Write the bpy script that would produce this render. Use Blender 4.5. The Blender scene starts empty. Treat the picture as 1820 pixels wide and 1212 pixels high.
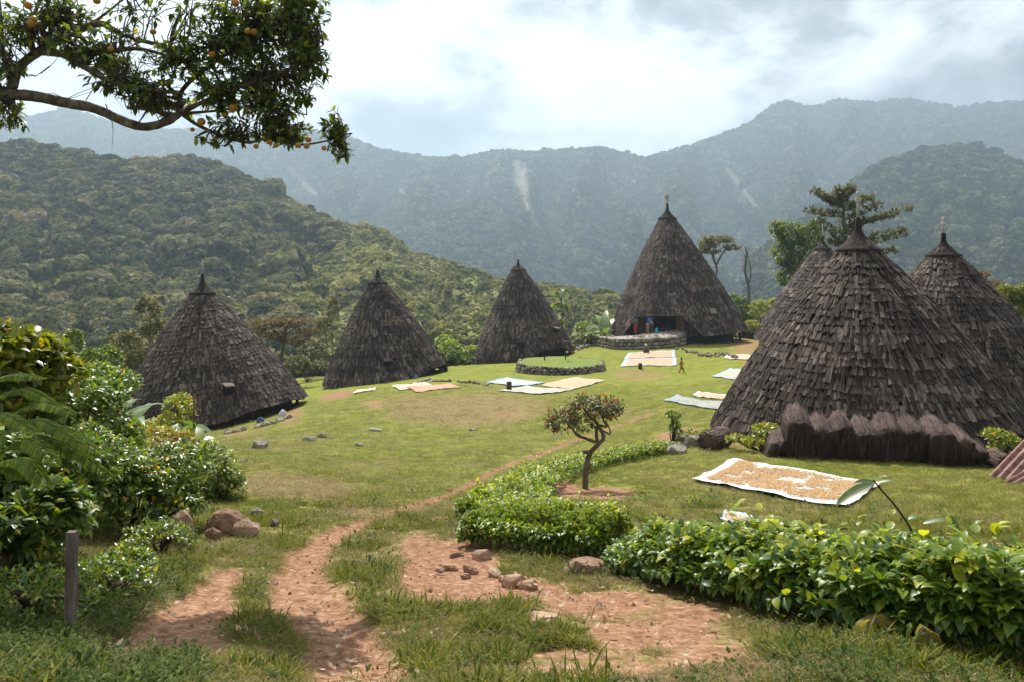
import bpy, bmesh, math, random
import numpy as np
from mathutils import Vector, Matrix

random.seed(7)
RNG = np.random.default_rng(7)
SC = bpy.context.scene
COL = SC.collection

# ------------------------------------------------------------------ camera, world, sun, exposure
F = 1417.0           # focal length in photograph pixels (photograph is 1820 x 1212)
YH = 460.0           # row of the horizon
CZ = 8.0             # height of the camera
cam_d = bpy.data.cameras.new('camera')
cam = bpy.data.objects.new('camera', cam_d)
COL.objects.link(cam)
cam.location = (0, 0, CZ)
cam.rotation_euler = (math.radians(90), 0, 0)
cam_d.sensor_width = 36.0
cam_d.lens = F / 1820 * 36.0
cam_d.shift_y = -(606.0 - YH) / 1820
cam_d.clip_start = 0.05
cam_d.clip_end = 9000
SC.camera = cam

SUN_EL, SUN_AZ = math.radians(53), math.radians(-16)     # azimuth measured from +Y towards +X
sun_dir = Vector((math.sin(SUN_AZ) * math.cos(SUN_EL), math.cos(SUN_AZ) * math.cos(SUN_EL), math.sin(SUN_EL)))
sun_d = bpy.data.lights.new('sun', 'SUN')
sun_d.energy = 4.3
sun_d.angle = math.radians(0.5)
sun_d.color = (1.0, 0.94, 0.84)
sun = bpy.data.objects.new('sun', sun_d)
COL.objects.link(sun)
sun.rotation_euler = sun_dir.to_track_quat('Z', 'Y').to_euler()

SC.view_settings.view_transform = 'Standard'
SC.view_settings.look = 'None'
SC.view_settings.exposure = 0.88
SC.view_settings.gamma = 1.0
SC.view_settings.use_curve_mapping = False
SC.render.engine = 'CYCLES'
SC.cycles.max_bounces = 6
SC.cycles.diffuse_bounces = 3
SC.cycles.glossy_bounces = 2
SC.cycles.transmission_bounces = 3
SC.cycles.volume_bounces = 0
SC.cycles.use_denoising = True
SC.cycles.sample_clamp_indirect = 6.0


def N(nt, typ, loc=None, **kw):
    n = nt.nodes.new(typ)
    for k, v in kw.items():
        if k.startswith('i_'):
            n.inputs[k[2:].replace('_', ' ')].default_value = v
        else:
            setattr(n, k, v)
    return n


def ramp(nt, src, stops, interp='LINEAR'):
    r = nt.nodes.new('ShaderNodeValToRGB')
    r.color_ramp.interpolation = interp
    els = r.color_ramp.elements
    while len(els) < len(stops):
        els.new(0.5)
    for e, (p, c) in zip(els, stops):
        e.position = p
        if isinstance(c, (int, float)):
            c = (c, c, c)
        e.color = (*c, 1)
    nt.links.new(src, r.inputs[0])
    return r


def mth(nt, op, a, b=None, clamp=False):
    m = nt.nodes.new('ShaderNodeMath')
    m.operation = op
    m.use_clamp = clamp
    for i, v in enumerate((a, b)):
        if v is None:
            continue
        if isinstance(v, (int, float)):
            m.inputs[i].default_value = v
        else:
            nt.links.new(v, m.inputs[i])
    return m.outputs[0]


def build_world():
    w = bpy.data.worlds.new('World')
    SC.world = w
    w.use_nodes = True
    nt = w.node_tree
    nt.nodes.clear()
    L = nt.links.new
    out = N(nt, 'ShaderNodeOutputWorld')
    sky = N(nt, 'ShaderNodeTexSky', sky_type='NISHITA', sun_disc=False, sun_elevation=SUN_EL, sun_rotation=SUN_AZ)
    sky.altitude = 1100
    sky.air_density = 1.0
    sky.dust_density = 1.5
    bg1 = N(nt, 'ShaderNodeBackground')
    bg1.inputs['Strength'].default_value = 0.09
    L(sky.outputs[0], bg1.inputs['Color'])
    tc = N(nt, 'ShaderNodeTexCoord')
    sep = N(nt, 'ShaderNodeSeparateXYZ')
    L(tc.outputs['Generated'], sep.inputs[0])
    zz = mth(nt, 'ADD', mth(nt, 'MAXIMUM', sep.outputs[2], 0.0), 0.22)
    cx = mth(nt, 'DIVIDE', sep.outputs[0], zz)
    cy = mth(nt, 'DIVIDE', sep.outputs[1], zz)
    comb = N(nt, 'ShaderNodeCombineXYZ')
    L(cx, comb.inputs[0]); L(cy, comb.inputs[1])
    mp = N(nt, 'ShaderNodeMapping')
    mp.inputs['Location'].default_value = (3.1, 1.7, 0.4)
    mp.inputs['Scale'].default_value = (1, 1, 1.6)
    L(tc.outputs['Generated'], mp.inputs[0])
    n1 = N(nt, 'ShaderNodeTexNoise', i_Scale=3.2, i_Detail=9.0, i_Roughness=0.56, i_Distortion=0.25)
    L(mp.outputs[0], n1.inputs['Vector'])
    mask = ramp(nt, n1.outputs[0], [(0.25, 0.0), (0.34, 0.75), (0.42, 1.0)])
    mp2 = N(nt, 'ShaderNodeMapping')
    mp2.inputs['Location'].default_value = (7.7, 5.2, 2.4)
    mp2.inputs['Scale'].default_value = (1, 1, 1.7)
    L(tc.outputs['Generated'], mp2.inputs[0])
    n2 = N(nt, 'ShaderNodeTexNoise', i_Scale=4.6, i_Detail=14.0, i_Roughness=0.58, i_Distortion=0.25)
    L(mp2.outputs[0], n2.inputs['Vector'])
    col = ramp(nt, n2.outputs[0], [(0.37, (0.16, 0.165, 0.18)), (0.45, (0.42, 0.425, 0.44)), (0.51, (0.86, 0.86, 0.87)), (0.60, (1.36, 1.35, 1.33))])
    bg2 = N(nt, 'ShaderNodeBackground')
    bg2.inputs['Strength'].default_value = 0.56
    L(col.outputs[0], bg2.inputs['Color'])
    mix = N(nt, 'ShaderNodeMixShader')
    L(mask.outputs[0], mix.inputs[0]); L(bg1.outputs[0], mix.inputs[1]); L(bg2.outputs[0], mix.inputs[2])
    L(mix.outputs[0], out.inputs[0])


build_world()


# ------------------------------------------------------------------ helpers
def PT(px, py, D):
    """photograph pixel + distance along the view axis -> point of the place"""
    return np.array(((px - 910) / F * D, D, CZ - (py - YH) / F * D))


def hash3(ix, iy, iz):
    h = (ix.astype(np.int64) * 374761393 + iy.astype(np.int64) * 668265263 + iz.astype(np.int64) * 2147483647 + 1013904223) & 0xFFFFFFFF
    h = ((h ^ (h >> 13)) * 1274126177) & 0xFFFFFFFF
    h = h ^ (h >> 16)
    return (h & 0xFFFFFF) / float(0xFFFFFF)


def vnoise(x, y, z=0.0):
    x = np.asarray(x, float); y = np.asarray(y, float); z = np.asarray(z, float) + np.zeros_like(x)
    ix, iy, iz = np.floor(x), np.floor(y), np.floor(z)
    fx, fy, fz = x - ix, y - iy, z - iz
    fx, fy, fz = [t * t * (3 - 2 * t) for t in (fx, fy, fz)]
    r = 0
    for dx in (0, 1):
        for dy in (0, 1):
            for dz in (0, 1):
                wgt = (fx if dx else 1 - fx) * (fy if dy else 1 - fy) * (fz if dz else 1 - fz)
                r = r + wgt * hash3(ix + dx, iy + dy, iz + dz)
    return r


def fbm(x, y, z=0.0, o=4):
    s, a, f = 0, 0.5, 1.0
    for i in range(o):
        s = s + a * vnoise(np.asarray(x) * f + 17.3 * i, np.asarray(y) * f + 9.1 * i, np.asarray(z) * f)
        a *= 0.5; f *= 2.03
    return s / (1 - 0.5 ** o)


def nrm(v):
    v = np.asarray(v, float)
    return v / np.maximum(np.linalg.norm(v, axis=-1, keepdims=True), 1e-9)


def tag(o, label=None, cat=None, group=None, kind=None):
    if label: o['label'] = label
    if cat: o['category'] = cat
    if group: o['group'] = group
    if kind: o['kind'] = kind
    return o


def thing(name, label, cat, loc, group=None):
    o = bpy.data.objects.new(name, None)
    o.empty_display_size = 0.3
    COL.objects.link(o)
    o.location = tuple(float(v) for v in loc)
    return tag(o, label, cat, group)


def wloc(o):
    v = np.zeros(3)
    while o is not None:
        v += np.array(o.location)
        o = o.parent
    return v


class MB:
    """collects numpy vertices / faces, then links them as ONE mesh object"""
    def __init__(s):
        s.V, s.F, s.T, s.U, s.M, s.n = [], [], [], [], [], 0

    def add(s, V, Fc, tint=0.5, uv=None, mi=0):
        V = np.asarray(V, float).reshape(-1, 3)
        if not isinstance(Fc, (list, tuple)) or (len(Fc) and not isinstance(Fc[0], np.ndarray)):
            Fc = [np.asarray(Fc, int)]
        for f in Fc:
            s.F.append(f + s.n); s.M.append(np.full(len(f), mi, int))
        s.V.append(V)
        s.T.append(np.broadcast_to(np.asarray(tint, float), (len(V),)).copy())
        s.U.append(np.zeros((len(V), 2)) if uv is None else np.asarray(uv, float))
        s.n += len(V)
        return s

    def mesh(s, name, mats, off=(0, 0, 0), smooth=False, extra=None):
        V = np.concatenate(s.V) - np.asarray(off, float)
        me = bpy.data.meshes.new(name)
        loops = np.concatenate([f.ravel() for f in s.F])
        tot = np.concatenate([np.full(len(f), f.shape[1], int) for f in s.F])
        start = np.concatenate([[0], np.cumsum(tot)[:-1]])
        me.vertices.add(len(V)); me.vertices.foreach_set('co', V.astype(np.float32).ravel())
        me.loops.add(len(loops)); me.loops.foreach_set('vertex_index', loops.astype(np.int32))
        me.polygons.add(len(tot))
        me.polygons.foreach_set('loop_start', start.astype(np.int32))
        me.polygons.foreach_set('loop_total', tot.astype(np.int32))
        me.polygons.foreach_set('material_index', np.concatenate(s.M).astype(np.int32))
        me.polygons.foreach_set('use_smooth', np.full(len(tot), smooth))
        a = me.attributes.new('tint', 'FLOAT', 'POINT'); a.data.foreach_set('value', np.concatenate(s.T).astype(np.float32))
        U = np.concatenate(s.U)
        if np.any(U):
            uv = me.uv_layers.new(name='UVMap')
            uv.data.foreach_set('uv', U[loops].astype(np.float32).ravel())
        for k, v in (extra or {}).items():
            at = me.attributes.new(k, 'FLOAT', 'POINT'); at.data.foreach_set('value', np.asarray(v, np.float32))
        me.update(calc_edges=True)
        for m in (mats if isinstance(mats, (list, tuple)) else [mats]):
            me.materials.append(m)
        return me

    def build(s, name, mats, parent=None, smooth=False, kind=None, extra=None, loc=None):
        off = wloc(parent) if parent is not None else (np.zeros(3) if loc is None else np.asarray(loc, float))
        me = s.mesh(name, mats, off, smooth, extra)
        o = bpy.data.objects.new(name, me)
        COL.objects.link(o)
        if parent is not None: o.parent = parent
        elif loc is not None: o.location = tuple(loc)
        if kind: o['kind'] = kind
        return o


def place(name, me, parent, M):
    """one object sharing a mesh; M is its world matrix (numpy 4x4)"""
    o = bpy.data.objects.new(name, me)
    COL.objects.link(o)
    if parent is not None:
        M = M.copy(); M[:3, 3] -= wloc(parent)
        o.parent = parent
    o.matrix_basis = Matrix(M.tolist())
    return o


def mat4(X, Y, Z, p):
    M = np.eye(4)
    M[:3, 0], M[:3, 1], M[:3, 2], M[:3, 3] = X, Y, Z, p
    return M


def rotz(a):
    c, s = math.cos(a), math.sin(a)
    return np.array(((c, -s, 0), (s, c, 0), (0, 0, 1)))


def smooth_path(pts, n):
    pts = np.asarray(pts, float)
    if len(pts) == 2:
        t = np.linspace(0, 1, n)[:, None]
        return pts[0] * (1 - t) + pts[1] * t
    P = np.vstack([2 * pts[0] - pts[1], pts, 2 * pts[-1] - pts[-2]])
    out = []
    ts = np.linspace(0, len(pts) - 1 - 1e-6, n)
    for t in ts:
        i = int(t); u = t - i
        a, b, c, d = P[i], P[i + 1], P[i + 2], P[i + 3]
        out.append(0.5 * (2 * b + (c - a) * u + (2 * a - 5 * b + 4 * c - d) * u * u + (3 * b - a - 3 * c + d) * u ** 3))
    return np.array(out)


def tube(mb, pts, radii, k=6, tint=0.5, jitter=0.0, cap=True):
    pts = np.asarray(pts, float); n = len(pts)
    radii = np.broadcast_to(np.asarray(radii, float), (n,))
    T = nrm(np.gradient(pts, axis=0))
    ref = np.array((0, 0, 1.0)) if abs(T[0][2]) < 0.9 else np.array((1.0, 0, 0))
    A = nrm(np.cross(T, ref)); B = np.cross(T, A)
    an = np.arange(k) * 2 * math.pi / k
    R = radii[:, None] * (1 + jitter * (RNG.random((n, k)) - 0.5))
    V = pts[:, None] + R[..., None] * (np.cos(an)[None, :, None] * A[:, None] + np.sin(an)[None, :, None] * B[:, None])
    i = np.arange(n - 1)[:, None] * k; j = np.arange(k)[None]
    j2 = (j + 1) % k
    Fc = np.stack([i + j, i + j2, i + k + j2, i + k + j], -1).reshape(-1, 4)
    V = V.reshape(-1, 3)
    uv = np.stack([np.tile(np.arange(k) / k, n), np.repeat(np.linspace(0, 1, n), k) + 0.01], -1)
    fs = [Fc]
    if cap:
        V = np.vstack([V, pts[0], pts[-1]]); uv = np.vstack([uv, (0.5, 0.01), (0.5, 1)])
        a, b = n * k, n * k + 1
        c0 = np.stack([np.full(k, a), (np.arange(k) + 1) % k, np.arange(k)], -1)
        c1 = np.stack([np.full(k, b), (n - 1) * k + np.arange(k), (n - 1) * k + (np.arange(k) + 1) % k], -1)
        fs += [c0, c1]
    mb.add(V, fs, tint, uv)


def lathe(mb, prof, centre, k=24, tint=0.5, wob=0.0):
    prof = np.asarray(prof, float); n = len(prof)
    an = np.arange(k) * 2 * math.pi / k
    R = prof[:, 0][:, None] * (1 + wob * (RNG.random((n, k)) - .5))
    V = np.stack([R * np.cos(an), R * np.sin(an), np.repeat(prof[:, 1][:, None], k, 1)], -1) + np.asarray(centre, float)
    i = np.arange(n - 1)[:, None] * k; j = np.arange(k)[None]; j2 = (j + 1) % k
    mb.add(V.reshape(-1, 3), np.stack([i + j, i + j2, i + k + j2, i + k + j], -1).reshape(-1, 4), tint)


def box(mb, c, X, Y, Z, tint=0.5):
    c, X, Y, Z = [np.asarray(v, float) for v in (c, X, Y, Z)]
    V = [c + sx * X + sy * Y + sz * Z for sz in (-1, 1) for sy in (-1, 1) for sx in (-1, 1)]
    Fc = np.array([(0, 2, 3, 1), (4, 5, 7, 6), (0, 1, 5, 4), (2, 6, 7, 3), (0, 4, 6, 2), (1, 3, 7, 5)])
    mb.add(V, Fc, tint)


# ------------------------------------------------------------------ leaves
def leaf_template(nseg=1, w=0.28, fold=0.25, droop=0.12):
    """leaf along +Y of length 1; x is width, z its upper side"""
    ys = [0.42] if nseg == 1 else ([0.25, 0.62] if nseg == 2 else [0.15, 0.38, 0.62, 0.85])
    ws = [1.0] if nseg == 1 else ([0.88, 0.80] if nseg == 2 else [0.72, 1.0, 0.86, 0.45])
    V = [(0, 0, 0)]
    for y, k in zip(ys, ws):
        V += [(-w * k, y, fold * w * k - droop * y * y), (0, y, -droop * y * y), (w * k, y, fold * w * k - droop * y * y)]
    V.append((0, 1, -droop * 1.3))
    Fc = [(0, 2, 1), (0, 3, 2)]
    for s in range(len(ys) - 1):
        a = 1 + 3 * s; b = a + 3
        Fc += [(a, a + 1, b + 1), (a, b + 1, b), (a + 1, a + 2, b + 2), (a + 1, b + 2, b + 1)]
    a = 1 + 3 * (len(ys) - 1); t = len(V) - 1
    Fc += [(a, a + 1, t), (a + 1, a + 2, t)]
    return np.array(V, float), np.array(Fc, int)


def leaf_axes(d, up):
    Y = nrm(d)
    X = nrm(np.cross(Y, up))
    Z = np.cross(X, Y)
    return X, Y, Z


def add_leaves(mb, tpl, pos, d, up, ln, tint):
    V, Fc = tpl
    X, Y, Z = leaf_axes(d, up)
    n, m = len(pos), len(V)
    W = pos[:, None] + ln[:, None, None] * (V[None, :, :1] * X[:, None] + V[None, :, 1:2] * Y[:, None] + V[None, :, 2:] * Z[:, None])
    idx = (np.arange(n)[:, None, None] * m + Fc[None]).reshape(-1, 3)
    uv = np.tile(np.stack([V[:, 0] + 0.5, V[:, 1]], -1), (n, 1))
    mb.add(W.reshape(-1, 3), idx, np.repeat(tint, m), uv)


LEAFV = {}


def single_leaves(parent, key, tpl, mat, pos, d, up, ln, tint, name='leaf'):
    """leaves that can be told apart: one object each, sharing eight meshes"""
    if key not in LEAFV:
        LEAFV[key] = []
        for t in np.linspace(0.06, 0.94, 8):
            mb = MB(); V, Fc = tpl
            mb.add(V, Fc, t, np.stack([V[:, 0] + .5, V[:, 1]], -1))
            LEAFV[key].append(mb.mesh('leaf_mesh', mat, smooth=True))
    X, Y, Z = leaf_axes(d, up)
    for i in range(len(pos)):
        me = LEAFV[key][int(np.clip(tint[i] * 8, 0, 7))]
        place(name, me, parent, mat4(X[i] * ln[i], Y[i] * ln[i], Z[i] * ln[i], pos[i]))


CAMP = np.array((0, 0, CZ))


def foliage(parent, key, tpl, mat, pos, d, up, ln, tint, singles=0, name='foliage'):
    pos, d, up, ln, tint = [np.asarray(a, float) for a in (pos, d, up, ln, tint)]
    keep = np.ones(len(pos), bool)
    if singles:
        score = np.linalg.norm(pos - CAMP, axis=1) / ln
        inside = np.abs(pos[:, 0] / np.maximum(pos[:, 1], .1)) < 0.645
        order = np.argsort(score + np.where(inside, 0, 1e6))[:singles]
        keep[order] = False
        single_leaves(parent, key, tpl, mat, pos[order], d[order], up[order], ln[order], tint[order])
    mb = MB()
    add_leaves(mb, tpl, pos[keep], d[keep], up[keep], ln[keep], tint[keep])
    return mb.build(name, mat, parent, smooth=True, kind='stuff')


def sph(n):
    return nrm(RNG.normal(size=(n, 3)))


def twig_leaves(starts, ends, per, ln, spread=0.9, up_bias=0.35, from_t=0.35, lvar=0.35):
    """leaves set alternately along twigs"""
    n = len(starts)
    axis = nrm(ends - starts)
    t = from_t + (1 - from_t) * RNG.random((n, per))
    pos = starts[:, None] + (ends - starts)[:, None] * t[..., None]
    rnd = sph(n * per).reshape(n, per, 3)
    ax = axis[:, None] + np.zeros((n, per, 3))
    perp = rnd - (rnd * ax).sum(-1, keepdims=True) * ax
    d = nrm(ax * (1 - 0.35 * spread) + spread * nrm(perp) + np.array((0, 0, up_bias)) * 0.5)
    upv = nrm(np.array((0, 0, 1.0)) + 0.55 * ax + 0.55 * rnd)
    L = ln * (1 + lvar * (RNG.random((n, per)) * 2 - 1))
    return pos.reshape(-1, 3), d.reshape(-1, 3), upv.reshape(-1, 3), L.ravel()


# ------------------------------------------------------------------ materials
MATS = {}


def new_mat(name):
    m = bpy.data.materials.new(name)
    m.use_nodes = True
    nt = m.node_tree
    nt.nodes.clear()
    out = nt.nodes.new('ShaderNodeOutputMaterial')
    return m, nt, out


def leaf_mat(name, stops, trans=0.4, rough=0.42, spec=0.5, inst=False, tmul=(1.5, 1.5, 0.7)):
    if name in MATS: return MATS[name]
    m, nt, out = new_mat(name)
    L = nt.links.new
    at = N(nt, 'ShaderNodeAttribute', attribute_name='tint')
    src = at.outputs['Fac']
    if inst:
        oi = N(nt, 'ShaderNodeObjectInfo')
        src = mth(nt, 'ADD', mth(nt, 'MULTIPLY', src, 0.45), mth(nt, 'MULTIPLY', oi.outputs['Random'], 0.55))
    c = ramp(nt, src, stops)
    tc = N(nt, 'ShaderNodeTexCoord')
    nz = N(nt, 'ShaderNodeTexNoise', i_Scale=9.0 if not inst else 2.0, i_Detail=2.0)
    L(tc.outputs['Object'], nz.inputs['Vector'])
    mx = N(nt, 'ShaderNodeMix', data_type='RGBA', blend_type='MULTIPLY')
    mx.inputs[0].default_value = 0.45
    L(c.outputs[0], mx.inputs[6])
    r2 = ramp(nt, nz.outputs[0], [(0.3, 0.45), (0.7, 1.35)])
    L(r2.outputs[0], mx.inputs[7])
    bs = N(nt, 'ShaderNodeBsdfPrincipled')
    L(mx.outputs[2], bs.inputs['Base Color'])
    bs.inputs['Roughness'].default_value = rough
    bs.inputs['Specular IOR Level'].default_value = spec
    tr = N(nt, 'ShaderNodeBsdfTranslucent')
    mt = N(nt, 'ShaderNodeMix', data_type='RGBA', blend_type='MULTIPLY')
    mt.inputs[0].default_value = 1.0
    mt.inputs[7].default_value = (*tmul, 1)
    L(mx.outputs[2], mt.inputs[6])
    L(mt.outputs[2], tr.inputs['Color'])
    ms = N(nt, 'ShaderNodeMixShader')
    ms.inputs[0].default_value = trans
    L(bs.outputs[0], ms.inputs[1]); L(tr.outputs[0], ms.inputs[2])
    L(ms.outputs[0], out.inputs[0])
    MATS[name] = m
    return m


def rough_mat(name, stops, scale=4.0, detail=6.0, rough=0.9, bump=0.4, use_tint=0.35, stretch=(1, 1, 1), spec=0.2, dist=0.05, coords='Object', moss=None):
    if name in MATS: return MATS[name]
    m, nt, out = new_mat(name)
    L = nt.links.new
    tc = N(nt, 'ShaderNodeTexCoord')
    mp = N(nt, 'ShaderNodeMapping')
    mp.inputs['Scale'].default_value = stretch
    L(tc.outputs[coords], mp.inputs[0])
    nz = N(nt, 'ShaderNodeTexNoise', i_Scale=scale, i_Detail=detail, i_Roughness=0.62)
    L(mp.outputs[0], nz.inputs['Vector'])
    at = N(nt, 'ShaderNodeAttribute', attribute_name='tint')
    oi = N(nt, 'ShaderNodeObjectInfo')
    t = mth(nt, 'ADD', at.outputs['Fac'], mth(nt, 'MULTIPLY', mth(nt, 'SUBTRACT', oi.outputs['Random'], 0.5), 0.6))
    v = mth(nt, 'ADD', nz.outputs[0], mth(nt, 'MULTIPLY', mth(nt, 'SUBTRACT', t, 0.5), use_tint), clamp=True)
    c = ramp(nt, v, stops)
    bs = N(nt, 'ShaderNodeBsdfPrincipled')
    colour = c.outputs[0]
    if moss:
        n3 = N(nt, 'ShaderNodeTexNoise', i_Scale=moss[1], i_Detail=5.0)
        L(tc.outputs['Object'], n3.inputs['Vector'])
        f = ramp(nt, n3.outputs[0], [(moss[2], 0.0), (moss[2] + .08, 1.0)])
        mx = N(nt, 'ShaderNodeMix', data_type='RGBA')
        L(f.outputs[0], mx.inputs[0]); L(colour, mx.inputs[6]); mx.inputs[7].default_value = (*moss[0], 1)
        colour = mx.outputs[2]
    L(colour, bs.inputs['Base Color'])
    bs.inputs['Roughness'].default_value = rough
    bs.inputs['Specular IOR Level'].default_value = spec
    if bump:
        bp = N(nt, 'ShaderNodeBump')
        bp.inputs['Strength'].default_value = bump
        bp.inputs['Distance'].default_value = dist
        L(nz.outputs[0], bp.inputs['Height'])
        L(bp.outputs[0], bs.inputs['Normal'])
    L(bs.outputs[0], out.inputs[0])
    MATS[name] = m
    return m


def thatch_mat(name, dark, mid, light):
    if name in MATS: return MATS[name]
    m, nt, out = new_mat(name)
    L = nt.links.new
    uv = N(nt, 'ShaderNodeUVMap')
    at = N(nt, 'ShaderNodeAttribute', attribute_name='tint')
    sep = N(nt, 'ShaderNodeSeparateXYZ')
    L(uv.outputs[0], sep.inputs[0])
    cb = N(nt, 'ShaderNodeCombineXYZ')
    L(mth(nt, 'MULTIPLY', sep.outputs[0], 9.0), cb.inputs[0])
    L(mth(nt, 'MULTIPLY', sep.outputs[1], 1.3), cb.inputs[1])
    oi = N(nt, 'ShaderNodeObjectInfo')
    L(mth(nt, 'ADD', mth(nt, 'MULTIPLY', at.outputs['Fac'], 91.0), mth(nt, 'MULTIPLY', oi.outputs['Random'], 57.0)), cb.inputs[2])
    nz = N(nt, 'ShaderNodeTexNoise', i_Scale=1.0, i_Detail=4.0, i_Roughness=0.65)
    L(cb.outputs[0], nz.inputs['Vector'])
    geo = N(nt, 'ShaderNodeNewGeometry')
    big = N(nt, 'ShaderNodeTexNoise', i_Scale=0.8, i_Detail=3.0)
    L(geo.outputs['Position'], big.inputs['Vector'])
    v = mth(nt, 'ADD', mth(nt, 'MULTIPLY', nz.outputs[0], 0.75), mth(nt, 'MULTIPLY', mth(nt, 'SUBTRACT', at.outputs['Fac'], 0.5), 0.42))
    v = mth(nt, 'ADD', v, mth(nt, 'MULTIPLY', mth(nt, 'SUBTRACT', big.outputs[0], 0.5), 0.55), clamp=True)
    c = ramp(nt, v, [(0.12, dark), (0.42, mid), (0.74, light)])
    bs = N(nt, 'ShaderNodeBsdfPrincipled')
    L(c.outputs[0], bs.inputs['Base Color'])
    bs.inputs['Roughness'].default_value = 0.75
    bs.inputs['Specular IOR Level'].default_value = 0.25
    bp = N(nt, 'ShaderNodeBump')
    bp.inputs['Strength'].default_value = 0.9
    bp.inputs['Distance'].default_value = 0.03
    L(nz.outputs[0], bp.inputs['Height'])
    L(bp.outputs[0], bs.inputs['Normal'])
    L(bs.outputs[0], out.inputs[0])
    MATS[name] = m
    return m


def plain_mat(name, col, rough=0.8, spec=0.3):
    if name in MATS: return MATS[name]
    return rough_mat(name, [(0.25, tuple(v * 0.75 for v in col)), (0.75, tuple(v * 1.2 for v in col))], scale=12, bump=0.15, rough=rough, spec=spec, dist=0.01)


# ------------------------------------------------------------------ ground shape
CTRL = [
    (640, 1212, 3.6), (100, 1212, 3.6), (1100, 1212, 3.6), (1800, 1212, 3.5), (-300, 1212, 3.6), (2100, 1212, 3.5),
    (540, 1080, 5.3), (125, 1118, 4.7), (960, 1080, 5.3), (1300, 1085, 5.2), (1800, 1150, 4.1),
    (500, 1000, 7.3), (200, 1010, 6.6), (850, 1010, 7.2), (1100, 1005, 7.3), (1500, 1010, 6.6), (1900, 1010, 6.4),
    (650, 930, 10.3), (430, 910, 10.9), (300, 965, 8.2), (20, 960, 7.8), (-200, 960, 8),
    (760, 890, 13), (430, 860, 14), (1000, 905, 11.5), (1200, 930, 10.5), (1600, 925, 10.6), (1900, 930, 10.5),
    (900, 820, 21), (430, 800, 21), (640, 815, 21.5), (1040, 865, 15.5), (1233, 855, 16.0), (1400, 860, 15.5), (1565, 862, 15.3), (1850, 860, 15.2),
    (1200, 805, 21), (1580, 826, 18.6), (1760, 835, 18), (1900, 800, 21),
    (700, 760, 32), (560, 742, 37), (850, 750, 33.5), (1000, 755, 32), (1240, 718, 37), (1100, 740, 34.5),
    (1290, 775, 24), (1550, 775, 24.5), (1850, 770, 24.5), (1675, 700, 33), (1950, 690, 34),
    (930, 690, 49), (1010, 682, 51), (740, 690, 48), (640, 697, 48), (380, 756, 48), (220, 782, 46), (40, 790, 42), (-200, 800, 42), (150, 830, 22), (-50, 850, 20),
    (995, 668, 60), (850, 668, 60), (1150, 655, 64), (1300, 662, 55), (1210, 661, 64), (1330, 630, 69),
    (685, 674, 66), (800, 650, 72), (930, 640, 80), (1140, 620, 76), (1200, 602, 85), (1100, 605, 86), (1300, 602, 86), (1461, 622, 62), (1600, 640, 52), (1900, 640, 52),
    (300, 700, 90), (550, 670, 90), (780, 655, 95), (1000, 628, 100), (1400, 610, 92), (1700, 615, 85),
    (-300, 730, 110), (300, 680, 130), (900, 640, 130), (1250, 615, 130), (1700, 620, 130), (2200, 640, 130), (300, 700, 165), (1000, 670, 165), (1800, 650, 165),
]
_cp = np.array([PT(*c) for c in CTRL])
_cu = np.stack([_cp[:, 0] / _cp[:, 1] * 2.2, np.log(_cp[:, 1])], -1)


def _tps(r):
    return np.where(r > 1e-9, r * r * np.log(np.maximum(r, 1e-9)), 0)


_n = len(_cu)
_A = np.zeros((_n + 3, _n + 3))
_A[:_n, :_n] = _tps(np.linalg.norm(_cu[:, None] - _cu[None], axis=-1)) + np.eye(_n) * 0.004
_A[:_n, _n] = 1; _A[:_n, _n + 1:] = _cu
_A[_n:, :_n] = _A[:_n, _n:].T
_W = np.linalg.solve(_A, np.concatenate([_cp[:, 2], np.zeros(3)]))


def gz(x, y):
    x = np.asarray(x, float); y = np.asarray(y, float)
    shp = x.shape
    x = x.ravel(); y = y.ravel()
    r = np.hypot(x, y)
    az = np.clip(np.arctan2(x, y), -0.80, 0.80)
    D = np.clip(r * np.cos(az), 3.2, 170)
    q = np.stack([np.tan(az) * 2.2, np.log(D)], -1)
    out = np.empty(len(x))
    for s in range(0, len(x), 40000):
        e = s + 40000
        K = _tps(np.linalg.norm(q[s:e, None] - _cu[None], axis=-1))
        out[s:e] = K @ _W[:_n] + _W[_n] + q[s:e] @ _W[_n + 1:]
    out += (fbm(x / 1.3, y / 1.3, 0, 3) - 0.5) * 0.10 + (fbm(x / 5., y / 5., 3, 2) - 0.5) * 0.16
    return out.reshape(shp)


def G(x, y):
    return float(gz(np.array([x]), np.array([y]))[0])


_Ds = np.exp(np.linspace(math.log(2.6), math.log(165), 500))


def gp(px, py):
    """where the ray of a photograph pixel meets the ground"""
    x = (px - 910) / F * _Ds
    zr = CZ - (py - YH) / F * _Ds
    g = gz(x, _Ds)
    k = np.where((zr <= g) & (_Ds < 115))[0]
    if len(k):
        i = max(int(k[0]), 1)
        a = zr[i - 1] - g[i - 1]; b = g[i] - zr[i]
        D = _Ds[i - 1] + (_Ds[i] - _Ds[i - 1]) * min(max(a / max(a + b, 1e-9), 0.0), 1.0)
    else:           # the ray passes just over a crest: take the nearest approach
        D = _Ds[int(np.argmin(np.where(_Ds < 115, (zr - g) / _Ds, 9)))]
    X = (px - 910) / F * D
    return np.array((X, D, G(X, D)))


def on_ground(px, D, dz=0.0):
    X = (px - 910) / F * D
    return np.array((X, D, G(X, D) + dz))


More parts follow.
